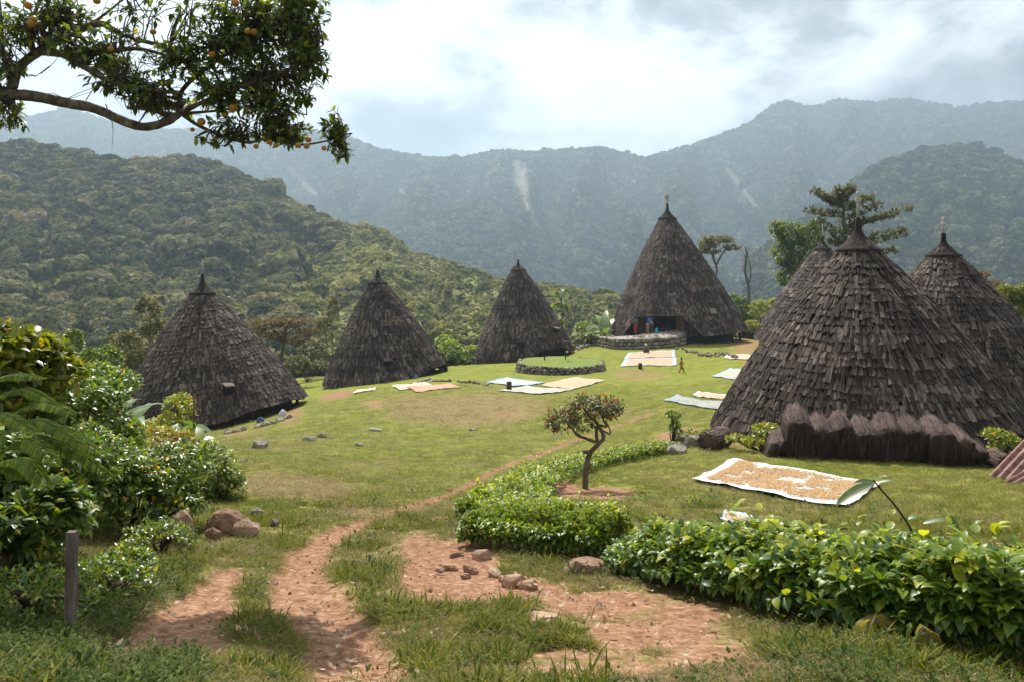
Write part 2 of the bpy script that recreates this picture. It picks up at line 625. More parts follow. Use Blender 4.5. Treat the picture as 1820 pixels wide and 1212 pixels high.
# ---- dirt and dryness, laid out on the ground itself
PATH = [(548, 723, 1212), (545, 672, 1142), (486, 611, 1076), (489, 567, 1017), (522, 587, 977), (563, 620, 951), (605, 646, 934), (657, 692, 918),
        (717, 757, 898), (788, 814, 878), (852, 870, 845), (903, 923, 822), (975, 990, 797), (1075, 1088, 762), (1150, 1162, 735)]
STRIP = [(380, 440, 1015), (330, 420, 1060), (250, 400, 1110), (190, 330, 1150)]
RIGHTP = [(1300, 1345, 600), (1305, 1350, 612), (1310, 1352, 625), (1335, 1350, 640)]


def path_world(P):
    out = []
    for a, b, y in P:
        p, q = gp(a, y), gp(b, y)
        out.append(((p + q) / 2, np.linalg.norm((p - q)[:2]) / 2))
    return out


def path_dist(x, y, PW):
    best = np.full(x.shape, 9.0)
    for (p, w0), (q, w1) in zip(PW[:-1], PW[1:]):
        d = (q - p)[:2]; l2 = d @ d
        t = np.clip(((x - p[0]) * d[0] + (y - p[1]) * d[1]) / l2, 0, 1)
        dist = np.hypot(x - p[0] - t * d[0], y - p[1] - t * d[1])
        best = np.minimum(best, dist / (w0 + (w1 - w0) * t))
    return best


PWS = [(path_world(PATH), 1.0), (path_world(STRIP), 0.72), (path_world(RIGHTP), 0.42)]
DIRT_BLOBS = [(800, 1010, 95, 62, .8), (745, 975, 40, 36, .55), (900, 1050, 130, 26, .85), (1060, 1065, 110, 24, .8), (1220, 1090, 80, 26, .6), (1150, 1125, 150, 34, .62), (1250, 1165, 110, 34, .5), (1010, 1195, 110, 24, .5), (1150, 1060, 70, 20, .4), (1100, 1180, 60, 30, .4), (965, 1095, 40, 14, .6), (1010, 1160, 90, 14, .45),
              (520, 735, 26, 22, .40), (600, 700, 40, 7, .5), (665, 716, 30, 6, .45), (1060, 875, 90, 14, .55), (990, 862, 45, 14, .7), (1215, 770, 60, 14, .5), (1150, 1190, 60, 25, .5),
              (1120, 660, 45, 5, .35), (905, 735, 40, 6, .35), (340, 1135, 90, 30, .45), (1310, 790, 70, 8, .35), (430, 772, 60, 8, .36), (1300, 612, 30, 8, .35)]
DRY_BLOBS = [(830, 722, 150, 26, 1.3), (700, 712, 90, 16, .5), (520, 862, 120, 26, 1.1), (1140, 668, 60, 12, .7), (900, 700, 120, 14, .4), (700, 905, 130, 20, .5), (800, 1080, 300, 60, .7), (1100, 1140, 320, 90, .95), (300, 1100, 160, 80, .5), (1380, 900, 150, 22, .35), (1100, 730, 90, 14, .3), (560, 1190, 200, 40, .5), (1330, 860, 90, 20, .4), (900, 950, 160, 30, .45)]


def blob_world(b):
    px, py, rx, ry, a = b
    c = gp(px, py); n = gp(px, py + ry); f = gp(px, max(py - ry, 595))
    D = c[1]
    return c, rx * D / F, max(abs(f[1] - n[1]) / 2, .1), a


def blob_mask(x, y, BW):
    m = np.zeros(x.shape)
    for c, rx, ry, a in BW:
        dx = x - c[0] * y / c[1]
        q = (dx / rx) ** 2 + ((y - c[1]) / ry) ** 2
        m = np.maximum(m, a * np.clip(1.35 - q, 0, 1))
    return m


DIRTW = [blob_world(b) for b in DIRT_BLOBS]
DRYW = [blob_world(b) for b in DRY_BLOBS]


def dirt_at(x, y):
    m = np.zeros(x.shape)
    for PW, a in PWS:
        m = np.maximum(m, a * np.clip(1.9 - 1.25 * path_dist(x, y, PW), 0, 1))
    return np.maximum(m, blob_mask(x, y, DIRTW))


def build_ground():
    az = np.concatenate([np.linspace(-math.pi, -0.76, 36)[:-1], np.linspace(-0.76, 0.76, 520), np.linspace(0.76, math.pi, 36)[1:]])
    r = np.exp(np.linspace(math.log(0.4), math.log(172), 380))
    A, R = np.meshgrid(az, r)
    X, Y = R * np.sin(A), R * np.cos(A)
    Z = gz(X, Y)
    dirt = dirt_at(X, Y) * (Y > 0); dry = blob_mask(X, Y, DRYW) * (Y > 0) + np.clip((13 - R) / 8, 0, .65)
    # soil is trodden a little below the turf
    Z = Z - 0.03 * np.clip(dirt, 0, 1) + (fbm(X / .22, Y / .22, 1, 2) - .5) * 0.05 * np.clip(R / 4, .5, 1.0)
    n, k = A.shape
    i = np.arange(n - 1)[:, None] * k; j = np.arange(k - 1)[None]
    mb = MB()
    mb.add(np.stack([X, Y, Z], -1).reshape(-1, 3), np.stack([i + j, i + k + j, i + k + j + 1, i + j + 1], -1).reshape(-1, 4))
    m, nt, out = new_mat('meadow')
    L = nt.links.new
    geo = N(nt, 'ShaderNodeNewGeometry')
    pos = geo.outputs['Position']

    def noise(s, d=4.0, rgh=0.6):
        q = N(nt, 'ShaderNodeTexNoise', i_Scale=s, i_Detail=d, i_Roughness=rgh)
        L(pos, q.inputs['Vector'])
        return q.outputs[0]
    nf = noise(9.0, 5.0, 0.7); nm = noise(1.1, 4.0); nl = noise(0.16, 3.0); ng = noise(28.0, 3.0, 0.7); npb = noise(17.0, 2.0)
    ad = N(nt, 'ShaderNodeAttribute', attribute_name='dirt').outputs['Fac']
    ay = N(nt, 'ShaderNodeAttribute', attribute_name='dry').outputs['Fac']
    grass = ramp(nt, mth(nt, 'ADD', mth(nt, 'ADD', mth(nt, 'MULTIPLY', nf, 0.35), mth(nt, 'MULTIPLY', ng, 0.40)), mth(nt, 'MULTIPLY', nm, 0.25)), [(0.36, (0.055, 0.078, 0.010)), (0.49, (0.175, 0.20, 0.028)), (0.60, (0.31, 0.31, 0.070))])
    straw = ramp(nt, nf, [(0.30, (0.12, 0.085, 0.032)), (0.52, (0.26, 0.195, 0.085)), (0.70, (0.40, 0.31, 0.16))])
    soil = ramp(nt, mth(nt, 'ADD', mth(nt, 'MULTIPLY', nf, 0.55), mth(nt, 'MULTIPLY', npb, 0.45)), [(0.30, (0.12, 0.056, 0.032)), (0.50, (0.285, 0.152, 0.090)), (0.66, (0.46, 0.29, 0.195))])
    fy = mth(nt, 'ADD', mth(nt, 'ADD', ay, mth(nt, 'MULTIPLY', mth(nt, 'SUBTRACT', nm, 0.5), 1.3)), mth(nt, 'MULTIPLY', mth(nt, 'SUBTRACT', nl, 0.47), 1.2))
    fy = ramp(nt, fy, [(0.15, 0.0), (0.95, 0.9)])
    mx = N(nt, 'ShaderNodeMix', data_type='RGBA')
    L(fy.outputs[0], mx.inputs[0]); L(grass.outputs[0], mx.inputs[6]); L(straw.outputs[0], mx.inputs[7])
    fd = mth(nt, 'ADD', ad, mth(nt, 'MULTIPLY', mth(nt, 'SUBTRACT', nf, 0.5), 1.0))
    fd = ramp(nt, fd, [(0.24, 0.0), (0.50, 1.0)])
    mx2 = N(nt, 'ShaderNodeMix', data_type='RGBA')
    L(fd.outputs[0], mx2.inputs[0]); L(mx.outputs[2], mx2.inputs[6]); L(soil.outputs[0], mx2.inputs[7])
    bs = N(nt, 'ShaderNodeBsdfPrincipled')
    L(mx2.outputs[2], bs.inputs['Base Color'])
    bs.inputs['Roughness'].default_value = 0.95
    bs.inputs['Specular IOR Level'].default_value = 0.1
    bp = N(nt, 'ShaderNodeBump')
    bp.inputs['Strength'].default_value = 0.8
    bp.inputs['Distance'].default_value = 0.05
    L(mth(nt, 'ADD', mth(nt, 'MULTIPLY', ng, 0.5), nf), bp.inputs['Height'])
    L(bp.outputs[0], bs.inputs['Normal'])
    L(bs.outputs[0], out.inputs[0])
    MATS['meadow'] = m
    return mb.build('ground', m, smooth=True, kind='structure', extra={'dirt': dirt.ravel(), 'dry': dry.ravel()})


build_ground()


# ------------------------------------------------------------------ scattering of uncountable growth
def scatter(name, pts, rot, scl, idx, sources):
    """one object of kind stuff whose points carry instances of the source meshes"""
    coll = bpy.data.collections.new(name + '_sources')
    for k, me in enumerate(sources):
        o = bpy.data.objects.new(f'{name}_source_{k:02d}', me)
        coll.objects.link(o)
    me = bpy.data.meshes.new(name)
    n = len(pts)
    me.vertices.add(n); me.vertices.foreach_set('co', np.asarray(pts, np.float32).ravel())
    a = me.attributes.new('rot', 'FLOAT_VECTOR', 'POINT'); a.data.foreach_set('vector', np.asarray(rot, np.float32).ravel())
    a = me.attributes.new('scl', 'FLOAT_VECTOR', 'POINT'); a.data.foreach_set('vector', np.asarray(scl, np.float32).ravel())
    a = me.attributes.new('idx', 'INT', 'POINT'); a.data.foreach_set('value', np.asarray(idx, np.int32))
    o = bpy.data.objects.new(name, me)
    COL.objects.link(o)
    o['kind'] = 'stuff'
    ng = bpy.data.node_groups.new(name + '_scatter', 'GeometryNodeTree')
    ng.interface.new_socket('Geometry', in_out='INPUT', socket_type='NodeSocketGeometry')
    ng.interface.new_socket('Geometry', in_out='OUTPUT', socket_type='NodeSocketGeometry')
    gi = ng.nodes.new('NodeGroupInput'); go = ng.nodes.new('NodeGroupOutput')
    ci = ng.nodes.new('GeometryNodeCollectionInfo')
    ci.inputs['Collection'].default_value = coll
    ci.inputs['Separate Children'].default_value = True
    ci.inputs['Reset Children'].default_value = True
    ip = ng.nodes.new('GeometryNodeInstanceOnPoints')
    ip.inputs['Pick Instance'].default_value = True

    def attr(nm, typ):
        q = ng.nodes.new('GeometryNodeInputNamedAttribute')
        q.data_type = typ
        q.inputs['Name'].default_value = nm
        return q.outputs['Attribute']
    e2r = ng.nodes.new('FunctionNodeEulerToRotation')
    ng.links.new(attr('rot', 'FLOAT_VECTOR'), e2r.inputs[0])
    ng.links.new(gi.outputs[0], ip.inputs['Points'])
    ng.links.new(ci.outputs[0], ip.inputs['Instance'])
    ng.links.new(attr('idx', 'INT'), ip.inputs['Instance Index'])
    ng.links.new(e2r.outputs[0], ip.inputs['Rotation'])
    ng.links.new(attr('scl', 'FLOAT_VECTOR'), ip.inputs['Scale'])
    ng.links.new(ip.outputs[0], go.inputs[0])
    md = o.modifiers.new('scatter', 'NODES')
    md.node_group = ng
    return o


# ------------------------------------------------------------------ hills and mountains
def curve_at(c, px):
    c = np.asarray(c, float)
    py = np.interp(px, c[:, 0], c[:, 1]); D = np.interp(px, c[:, 0], c[:, 2])
    return py, D


class Hill:
    def __init__(s, curves, spur, amp, seed, rough=6.0, L=90.0):
        s.curves, s.spur, s.amp, s.seed, s.rough, s.L = curves, spur, amp, seed, rough, L

    def at(s, px, v):
        K = len(s.curves) - 1
        Zs, Ds = [], []
        for c in s.curves:
            py, D = curve_at(c, px)
            Ds.append(D); Zs.append(CZ - (py - YH) / F * D)
        Zs, Ds = np.array(Zs), np.array(Ds)
        t = np.clip(v, 0, 1) * K
        i = np.clip(t.astype(int), 0, K - 1); u = t - i
        us = u
        ar = np.arange(px.shape[0]) if px.ndim == 1 else None
        def pick(Q, ii): return np.take_along_axis(Q, ii[None], 0)[0]
        D = pick(Ds, i) * (1 - us) + pick(Ds, i + 1) * us
        Z = pick(Zs, i) * (1 - us) + pick(Zs, i + 1) * us
        X = (px - 910) / F * D
        # spurs run down the slope; relief dies out at the ridge so the outline stays
        vr = np.clip(v * K / (K - 1.0), 0, 1)          # 1 at the ridge (last curve but one)
        w = np.sin(np.pi * np.clip(vr, 0, 1)) ** 0.8 * (v <= (K - 1.0) / K + 1e-6)
        wob = fbm(px / 130. + s.seed, v * 5.0, s.seed, 3) * 1.6
        q = np.abs(((px / s.spur + wob + v * 0.5) % 1.0) - 0.5) * 2
        q2 = np.abs(((px / (s.spur * .37) + 1.7 * wob - v * 0.4 + .3) % 1.0) - 0.5) * 2
        Z = Z + s.amp * w * (0.65 * q + 0.35 * q2 - 0.5)
        Z = Z + (fbm(X / s.L, D / s.L, s.seed, 4) - 0.5) * s.rough * 2
        return np.stack([X, D, Z], -1)

    def sheet(s, name, mat, p0, p1, nu, nv, bare=None):
        px = np.linspace(p0, p1, nu); v = np.linspace(0, 1, nv)
        PX, Vv = np.meshgrid(px, v)
        W = s.at(PX.ravel(), Vv.ravel())
        i = np.arange(nv - 1)[:, None] * nu; j = np.arange(nu - 1)[None]
        mb = MB()
        mb.add(W, np.stack([i + j, i + nu + j, i + nu + j + 1, i + j + 1], -1).reshape(-1, 4)[:, ::-1])
        ex = {'bare': bare(W) if bare else np.zeros(len(W))}
        return mb.build(name, mat, smooth=True, kind='structure', extra=ex)

    def sample(s, n, p0, p1, v1):
        px = RNG.uniform(p0, p1, n * 3); v = RNG.uniform(0.0, v1, n * 3)
        a = s.at(px, v); b = s.at(px + 3, v); c = s.at(px, v + 0.004)
        area = np.linalg.norm(np.cross(b - a, c - a), axis=1)
        keep = RNG.random(len(px)) < area / np.percentile(area, 97)
        idx = np.where(keep)[0][:n]
        nr = nrm(np.cross(b - a, c - a)); nr = nr * np.sign(nr[:, 2:])
        s.nr = nr[idx]
        return a[idx], px[idx], v[idx]


def pix(W):
    return W[:, 0] / W[:, 1] * F + 910, YH - (W[:, 2] - CZ) / W[:, 1] * F


STREAKS = [[(918, 290, 5), (925, 318, 9), (936, 350, 5), (944, 385, 5), (952, 402, 6)], [(934, 296, 4), (924, 320, 7)], [(505, 290, 4), (530, 315, 6), (560, 345, 4)], [(1290, 300, 3), (1322, 335, 5), (1345, 372, 3)], [(700, 318, 2), (722, 352, 3)], [(1108, 300, 2), (1102, 350, 3)]]


def streak_mask(W, extra=1.0):
    px, py = pix(W)
    m = np.zeros(len(W))
    for S in STREAKS:
        for (x0, y0, w0), (x1, y1, w1) in zip(S[:-1], S[1:]):
            dx, dy = x1 - x0, y1 - y0
            t = np.clip(((px - x0) * dx + (py - y0) * dy) / (dx * dx + dy * dy), 0, 1)
            d = np.hypot(px - x0 - t * dx, py - y0 - t * dy) / ((w0 + (w1 - w0) * t) * extra)
            m = np.maximum(m, np.clip(1.6 - d, 0, 1))
    return m


def hill_mat(name, a, b, c, scale=0.05):
    m, nt, out = new_mat(name)
    L = nt.links.new
    geo = N(nt, 'ShaderNodeNewGeometry')
    n1 = N(nt, 'ShaderNodeTexNoise', i_Scale=scale, i_Detail=6.0, i_Roughness=0.65)
    n2 = N(nt, 'ShaderNodeTexNoise', i_Scale=scale * 9, i_Detail=4.0, i_Roughness=0.7)
    L(geo.outputs['Position'], n1.inputs['Vector']); L(geo.outputs['Position'], n2.inputs['Vector'])
    v = mth(nt, 'ADD', mth(nt, 'MULTIPLY', n1.outputs[0], 0.55), mth(nt, 'MULTIPLY', n2.outputs[0], 0.45))
    cr = ramp(nt, v, [(0.35, a), (0.5, b), (0.64, c)])
    at = N(nt, 'ShaderNodeAttribute', attribute_name='bare')
    mx = N(nt, 'ShaderNodeMix', data_type='RGBA')
    L(at.outputs['Fac'], mx.inputs[0]); L(cr.outputs[0], mx.inputs[6])
    rk = ramp(nt, n2.outputs[0], [(0.35, (0.13, 0.115, 0.09)), (0.65, (0.32, 0.29, 0.24))])
    L(rk.outputs[0], mx.inputs[7])
    bs = N(nt, 'ShaderNodeBsdfPrincipled')
    L(mx.outputs[2], bs.inputs['Base Color'])
    bs.inputs['Roughness'].default_value = 1.0
    bs.inputs['Specular IOR Level'].default_value = 0.0
    bp = N(nt, 'ShaderNodeBump')
    bp.inputs['Strength'].default_value = 0.8
    bp.inputs['Distance'].default_value = 1.0
    L(n2.outputs[0], bp.inputs['Height']); L(bp.outputs[0], bs.inputs['Normal'])
    L(bs.outputs[0], out.inputs[0])
    return m


def crown_meshes(mat, n, nl, leaf, seed, flat=0.8, trunk=None):
    """tree crowns of leaf clumps, about one metre in radius"""
    out = []
    for k in range(n):
        mb = MB()
        nb = RNG.integers(5, 9)
        bc = sph(nb) * np.array((.62, .62, .45)); bc[:, 2] = np.abs(bc[:, 2]) * .9 + .15
        br = RNG.uniform(.38, .6, nb)
        which = RNG.integers(0, nb, nl)
        dd = sph(nl); dd[:, 2] = np.where(dd[:, 2] < -.2, -dd[:, 2], dd[:, 2])
        dd = nrm(dd)
        pos = bc[which] + dd * (br[which] * RNG.uniform(.8, 1.08, nl))[:, None]
        pos[:, 2] *= flat
        side = nrm(np.cross(dd, sph(nl)))
        tpl = leaf_template(1, 0.42, 0.3, 0.2)
        ln = leaf * RNG.uniform(.6, 1.4, nl)
        t = np.clip(RNG.normal(.5, .22, nl) + (which / nb - .5) * .3, 0, 1)
        add_leaves(mb, tpl, pos - side * ln[:, None] * .5, side, nrm(dd + .5 * sph(nl)), ln, t)
        out.append(mb.mesh('crown', mat))
    return out


def up_rot(n, tilt=0.15):
    return np.stack([RNG.normal(0, tilt, n), RNG.normal(0, tilt, n), RNG.uniform(0, 6.28, n)], -1)


def slope_rot(nr):
    nr = nrm(nr + RNG.normal(0, .10, nr.shape))
    return np.stack([-np.arcsin(np.clip(nr[:, 1], -1, 1)), np.arctan2(nr[:, 0], nr[:, 2]), np.zeros(len(nr))], -1)


def build_hills():
    # coarse valley floor out to the horizon, below everything
    r = np.array([0, 60, 120, 200, 400, 800, 1400, 2200, 3200, 4200.])
    z = np.array([-26, -26, -26, -36, -60, -90, -100, -100, -90, -80.]) + CZ
    az = np.linspace(-math.pi, math.pi, 97)
    A, R = np.meshgrid(az, r)
    X, Y = R * np.sin(A), R * np.cos(A)
    Z = np.repeat(z[:, None], 97, 1) + (fbm(X / 200, Y / 200, 2, 3) - .5) * np.clip(R / 20, 0, 40)
    n, k = A.shape
    i = np.arange(n - 1)[:, None] * k; j = np.arange(k - 1)[None]
    mb = MB(); mb.add(np.stack([X, Y, Z], -1).reshape(-1, 3), np.stack([i + j, i + k + j, i + k + j + 1, i + j + 1], -1).reshape(-1, 4))
    mv = hill_mat('valley_green', (0.022, 0.036, 0.014), (0.04, 0.06, 0.02), (0.07, 0.09, 0.035), 0.02)
    mb.build('valley_floor', mv, smooth=True, kind='structure')

    far_m = hill_mat('far_slope', (0.018, 0.03, 0.014), (0.035, 0.05, 0.022), (0.06, 0.075, 0.035), 0.012)
    near_m = hill_mat('near_slope', (0.13, 0.135, 0.045), (0.23, 0.235, 0.085), (0.34, 0.33, 0.14), 0.06)

    fol_far = leaf_mat('far_forest', [(0.15, (0.010, 0.022, 0.010)), (0.40, (0.040, 0.062, 0.027)), (0.65, (0.12, 0.145, 0.07)), (0.85, (0.28, 0.28, 0.17))], trans=0.25, inst=True, rough=0.7, spec=0.12, tmul=(1.2, 1.2, .7))
    fol_near = leaf_mat('near_forest', [(0.12, (0.030, 0.041, 0.021)), (0.35, (0.080, 0.094, 0.038)), (0.60, (0.188, 0.191, 0.093)), (0.78, (0.311, 0.283, 0.162)), (0.95, (0.363, 0.270, 0.190))], trans=0.3, inst=True, rough=0.7, spec=0.12, tmul=(1.3, 1.3, .6))
    fol_slope = leaf_mat('slope_scrub', [(0.12, (0.07, 0.088, 0.024)), (0.45, (0.23, 0.24, 0.078)), (0.75, (0.38, 0.36, 0.14)), (0.95, (0.44, 0.38, 0.19))], trans=0.35, inst=True, rough=0.7, spec=0.12, tmul=(1.3, 1.3, .6))
    cf = crown_meshes(fol_far, 6, 110, 0.62, 1)
    cn = crown_meshes(fol_near, 8, 240, 0.42, 2)
    cs = crown_meshes(fol_slope, 6, 150, 0.5, 3)

    # ---- far range
    ridge = [(-500, 150, 2100), (-200, 200, 2050), (-40, 212, 2000), (60, 205, 2000), (118, 192, 2000), (170, 208, 2000), (260, 226, 1950), (400, 232, 1900), (520, 225, 1800), (620, 240, 1750), (680, 262, 1700), (740, 278, 1700), (800, 281, 1700), (880, 268, 1700), (930, 271, 1700), (985, 263, 1680), (1040, 259, 1680), (1100, 268, 1700), (1150, 280, 1750), (1200, 268, 1800), (1260, 248, 1850), (1330, 215, 1900), (1375, 188, 1950), (1400, 177, 1950), (1440, 193, 2000), (1500, 176, 2000), (1560, 180, 2000), (1610, 176, 2000), (1700, 190, 2000), (1760, 184, 2000), (1830, 176, 2000), (2000, 150, 2100), (2300, 140, 2100)]
    rj = [(-500 + 14 * q, float(np.interp(-500 + 14 * q, [a for a, _, _ in ridge], [b for _, b, _ in ridge])) + float((fbm(np.array([q * .31]), np.array([3.]), 0, 3)[0] - .5) * 8), float(np.interp(-500 + 14 * q, [a for a, _, _ in ridge], [c for _, _, c in ridge]))) for q in range(201)]
    foot = [(-500, 590, 950), (600, 575, 900), (1100, 580, 900), (2300, 590, 950)]
    mid = [(-500, 430, 1400), (400, 420, 1350), (900, 440, 1250), (1300, 430, 1300), (2300, 420, 1400)]
    up = [(-500, 300, 1800), (400, 310, 1700), (700, 345, 1550), (1000, 335, 1500), (1150, 345, 1550), (1350, 290, 1700), (2300, 260, 1850)]
    back = [(a, b + 95, c + 420) for a, b, c in rj]
    H = Hill([foot, mid, up, rj, back], 155., 125., 3.3, rough=9, L=110)
    H.sheet('mountain', far_m, -480, 2280, 560, 130, bare=lambda W: streak_mask(W))
    P, px, v = H.sample(44000, -220, 2040, 0.80)
    ok = streak_mask(P, 1.5) < 0.2
    P = P[ok]; v = v[ok]; nr = H.nr[ok]; n = len(P)
    sc = np.exp(RNG.normal(0, .40, n)) * 7.0 * np.interp(v, [0, .62, .76, .8], [1, 1, .5, .5])
    P[:, 2] -= sc * 0.15
    o = scatter('mountain_forest', P, slope_rot(nr), np.stack([sc * RNG.choice([-1, 1], n), sc, sc * RNG.uniform(.35, .95, n)], -1), RNG.integers(0, 6, n), cf)
    tag(o, 'dense forest canopy covering the far hazy mountains', 'forest')

    # ---- middle spur, in front of the far range
    r2 = [(480, 500, 1180), (560, 470, 1200), (640, 440, 1230), (700, 418, 1250), (760, 392, 1300), (810, 366, 1330), (850, 358, 1340), (890, 378, 1330), (950, 405, 1300), (1010, 450, 1270), (1070, 505, 1230), (1120, 560, 1180)]
    f2 = [(480, 570, 880), (800, 570, 860), (1120, 610, 880)]
    m2 = [(480, 540, 1000), (820, 465, 1080), (1120, 590, 1000)]
    b2 = [(a, b + 60, c + 120) for a, b, c in r2]
    H2 = Hill([f2, m2, r2, b2], 90., 18., 7.1, rough=5, L=70)
    H2.sheet('mountain_spur', far_m, 480, 1120, 150, 60)
    P, px, v = H2.sample(5200, 480, 1120, 0.78)
    n = len(P); sc = np.exp(RNG.normal(0, .3, n)) * 5.4
    o = scatter('spur_forest', P, up_rot(n), np.stack([sc, sc, sc * RNG.uniform(.8, 1.3, n)], -1), RNG.integers(0, 6, n), cf)
    tag(o, 'forest canopy on the spur in front of the far range', 'forest')

    # ---- right hill
    r3 = [(1330, 470, 760), (1400, 420, 820), (1460, 368, 880), (1520, 322, 930), (1580, 288, 960), (1640, 270, 980), (1700, 263, 1000), (1750, 272, 990), (1800, 292, 970), (1860, 310, 960), (2050, 330, 950), (2300, 300, 950)]
    f3 = [(1330, 600, 520), (1700, 600, 480), (2300, 600, 480)]
    m3 = [(1330, 540, 640), (1700, 430, 720), (2300, 440, 720)]
    b3 = [(a, b + 70, c + 200) for a, b, c in r3]
    H3 = Hill([f3, m3, r3, b3], 120., 22., 5.7, rough=6, L=90)
    H3.sheet('hill', far_m, 1330, 2280, 180, 80)
    P, px, v = H3.sample(11000, 1330, 2060, 0.78)
    n = len(P); sc = np.exp(RNG.normal(0, .33, n)) * 4.6
    P[:, 2] -= sc * .1
    o = scatter('hill_forest', P, up_rot(n), np.stack([sc, sc, sc * RNG.uniform(.8, 1.35, n)], -1), RNG.integers(0, 6, n), cf)
    tag(o, 'dense forest on the rounded hill behind the right huts', 'forest')

    # ---- left hillside
    r4 = [(-500, 215, 460), (-200, 235, 440), (0, 262, 420), (60, 262, 415), (130, 276, 400), (240, 292, 400), (290, 286, 410), (335, 284, 420), (400, 302, 420), (450, 327, 410), (500, 352, 400), (560, 382, 395), (620, 402, 390), (680, 420, 380), (730, 448, 370), (780, 466, 355), (850, 486, 340), (900, 494, 325), (960, 506, 310), (1040, 522, 295), (1090, 534, 285), (1150, 560, 270), (1250, 585, 260), (1500, 610, 250)]
    f4 = [(-500, 730, 140), (200, 715, 145), (600, 700, 150), (900, 680, 155), (1200, 660, 160), (1500, 650, 165)]
    m4 = [(-500, 480, 270), (100, 500, 265), (330, 520, 260), (450, 545, 245), (560, 520, 250), (680, 525, 240), (900, 570, 220), (1100, 600, 210), (1500, 630, 210)]
    u4 = [(-500, 330, 370), (0, 360, 350), (200, 380, 340), (330, 365, 345), (450, 410, 330), (540, 430, 325), (620, 440, 330), (760, 495, 300), (900, 530, 270), (1090, 560, 250), (1500, 620, 230)]
    b4 = [(a, b + 60, c + 90) for a, b, c in r4]
    H4 = Hill([f4, m4, u4, r4, b4], 210., 15., 1.9, rough=2.6, L=40)

    def bare4(W):
        px, py = pix(W)
        q = ((px - 108) / 34) ** 2 + ((py - 522) / 9) ** 2
        return np.clip(1.4 - q, 0, 1) * .8
    H4.sheet('hillside', near_m, -480, 1480, 420, 130, bare=bare4)
    P, px, v = H4.sample(38000, -150, 1330, 0.79)
    ppx, ppy = pix(P)
    bound = np.interp(ppy, [380, 410, 520, 600, 700], [560, 615, 465, 500, 560])       # wooded left of this line, grassy right of it
    wob = (fbm(P[:, 0] / 30, P[:, 1] / 30, 0, 3) - .5) * 260
    wood = ppx + wob < bound
    gully = fbm(P[:, 0] / 22, P[:, 1] / 55, 4, 3)
    size = np.exp(RNG.normal(0, .38, len(P)))
    ok = np.where(wood, RNG.random(len(P)) < .62, RNG.random(len(P)) < np.where(gully > .56, .55, .07))
    ok &= bare4(P) < .2
    for nm, sel, src, base, lab in (('hillside_forest', wood & ok, cn, 2.15, 'mixed grey green woodland covering the left hillside'), ('hillside_scrub', ~wood & ok, cs, 1.15, 'low scrub scattered over the grassy side of the left hill')):
        Q = P[sel]; n = len(Q); s = size[sel] * base
        if nm == 'hillside_scrub':
            s = s * np.where(gully[sel] > .56, 1.5, .9)
        Q[:, 2] -= s * .12
        o = scatter(nm, Q, up_rot(n), np.stack([s, s, s * RNG.uniform(.7, 1.3, n)], -1), RNG.integers(0, len(src), n), src)
        tag(o, lab, 'woodland')
    # tall grass and small bushes that coat the open slope
    P, px, v = H4.sample(26000, 380, 1330, 0.78)
    ppx, ppy = pix(P)
    bound = np.interp(ppy, [380, 410, 520, 600, 700], [560, 615, 465, 500, 560])
    P = P[ppx > bound - 60]
    n = len(P); s = np.exp(RNG.normal(0, .3, n)) * .62
    o = scatter('slope_growth', P, up_rot(n, .25), np.stack([s, s, s * RNG.uniform(.35, .8, n)], -1), RNG.integers(0, len(cs), n), cs)
    tag(o, 'tall grass and ferns coating the open slope behind the huts', 'undergrowth')
    # valley-side bushes right behind the village
    n0 = 2600
    a = RNG.uniform(-0.72, 0.72, n0); r = RNG.uniform(98, 168, n0)
    x, y = r * np.sin(a), r * np.cos(a)
    z = gz(x, y)
    px = x / y * F + 910
    ok = (RNG.random(n0) < np.where((px > 1050) & (px < 1330) & (y < 118), 0.0, 1.0))
    x, y, z = x[ok], y[ok], z[ok]; n = len(x)
    s = np.exp(RNG.normal(0, .4, n)) * 1.5
    o = scatter('valley_thicket', np.stack([x, y, z - .2], -1), up_rot(n), np.stack([s, s, s * RNG.uniform(.8, 1.5, n)], -1), RNG.integers(0, 8, n), cn)
    tag(o, 'bushy thicket falling away behind the village', 'thicket')


build_hills()


# ------------------------------------------------------------------ haze
def build_haze():
    mb = MB()
    x0, x1, y0, y1, z0, z1 = -4300., 4300., -4300., 4300., CZ - 125.0, CZ + 560.0
    box(mb, ((x0 + x1) / 2, (y0 + y1) / 2, (z0 + z1) / 2), ((x1 - x0) / 2, 0, 0), (0, (y1 - y0) / 2, 0), (0, 0, (z1 - z0) / 2))
    m, nt, out = new_mat('haze_air')
    v = N(nt, 'ShaderNodeVolumePrincipled')
    v.inputs['Color'].default_value = (0.60, 0.80, 1.0, 1)
    v.inputs['Density'].default_value = 0.00041
    v.inputs['Anisotropy'].default_value = 0.45
    nt.links.new(v.outputs[0], out.inputs['Volume'])
    o = mb.build('haze', m, kind='stuff')
    tag(o, 'blue haze hanging in the air over the valley', 'haze')


build_haze()


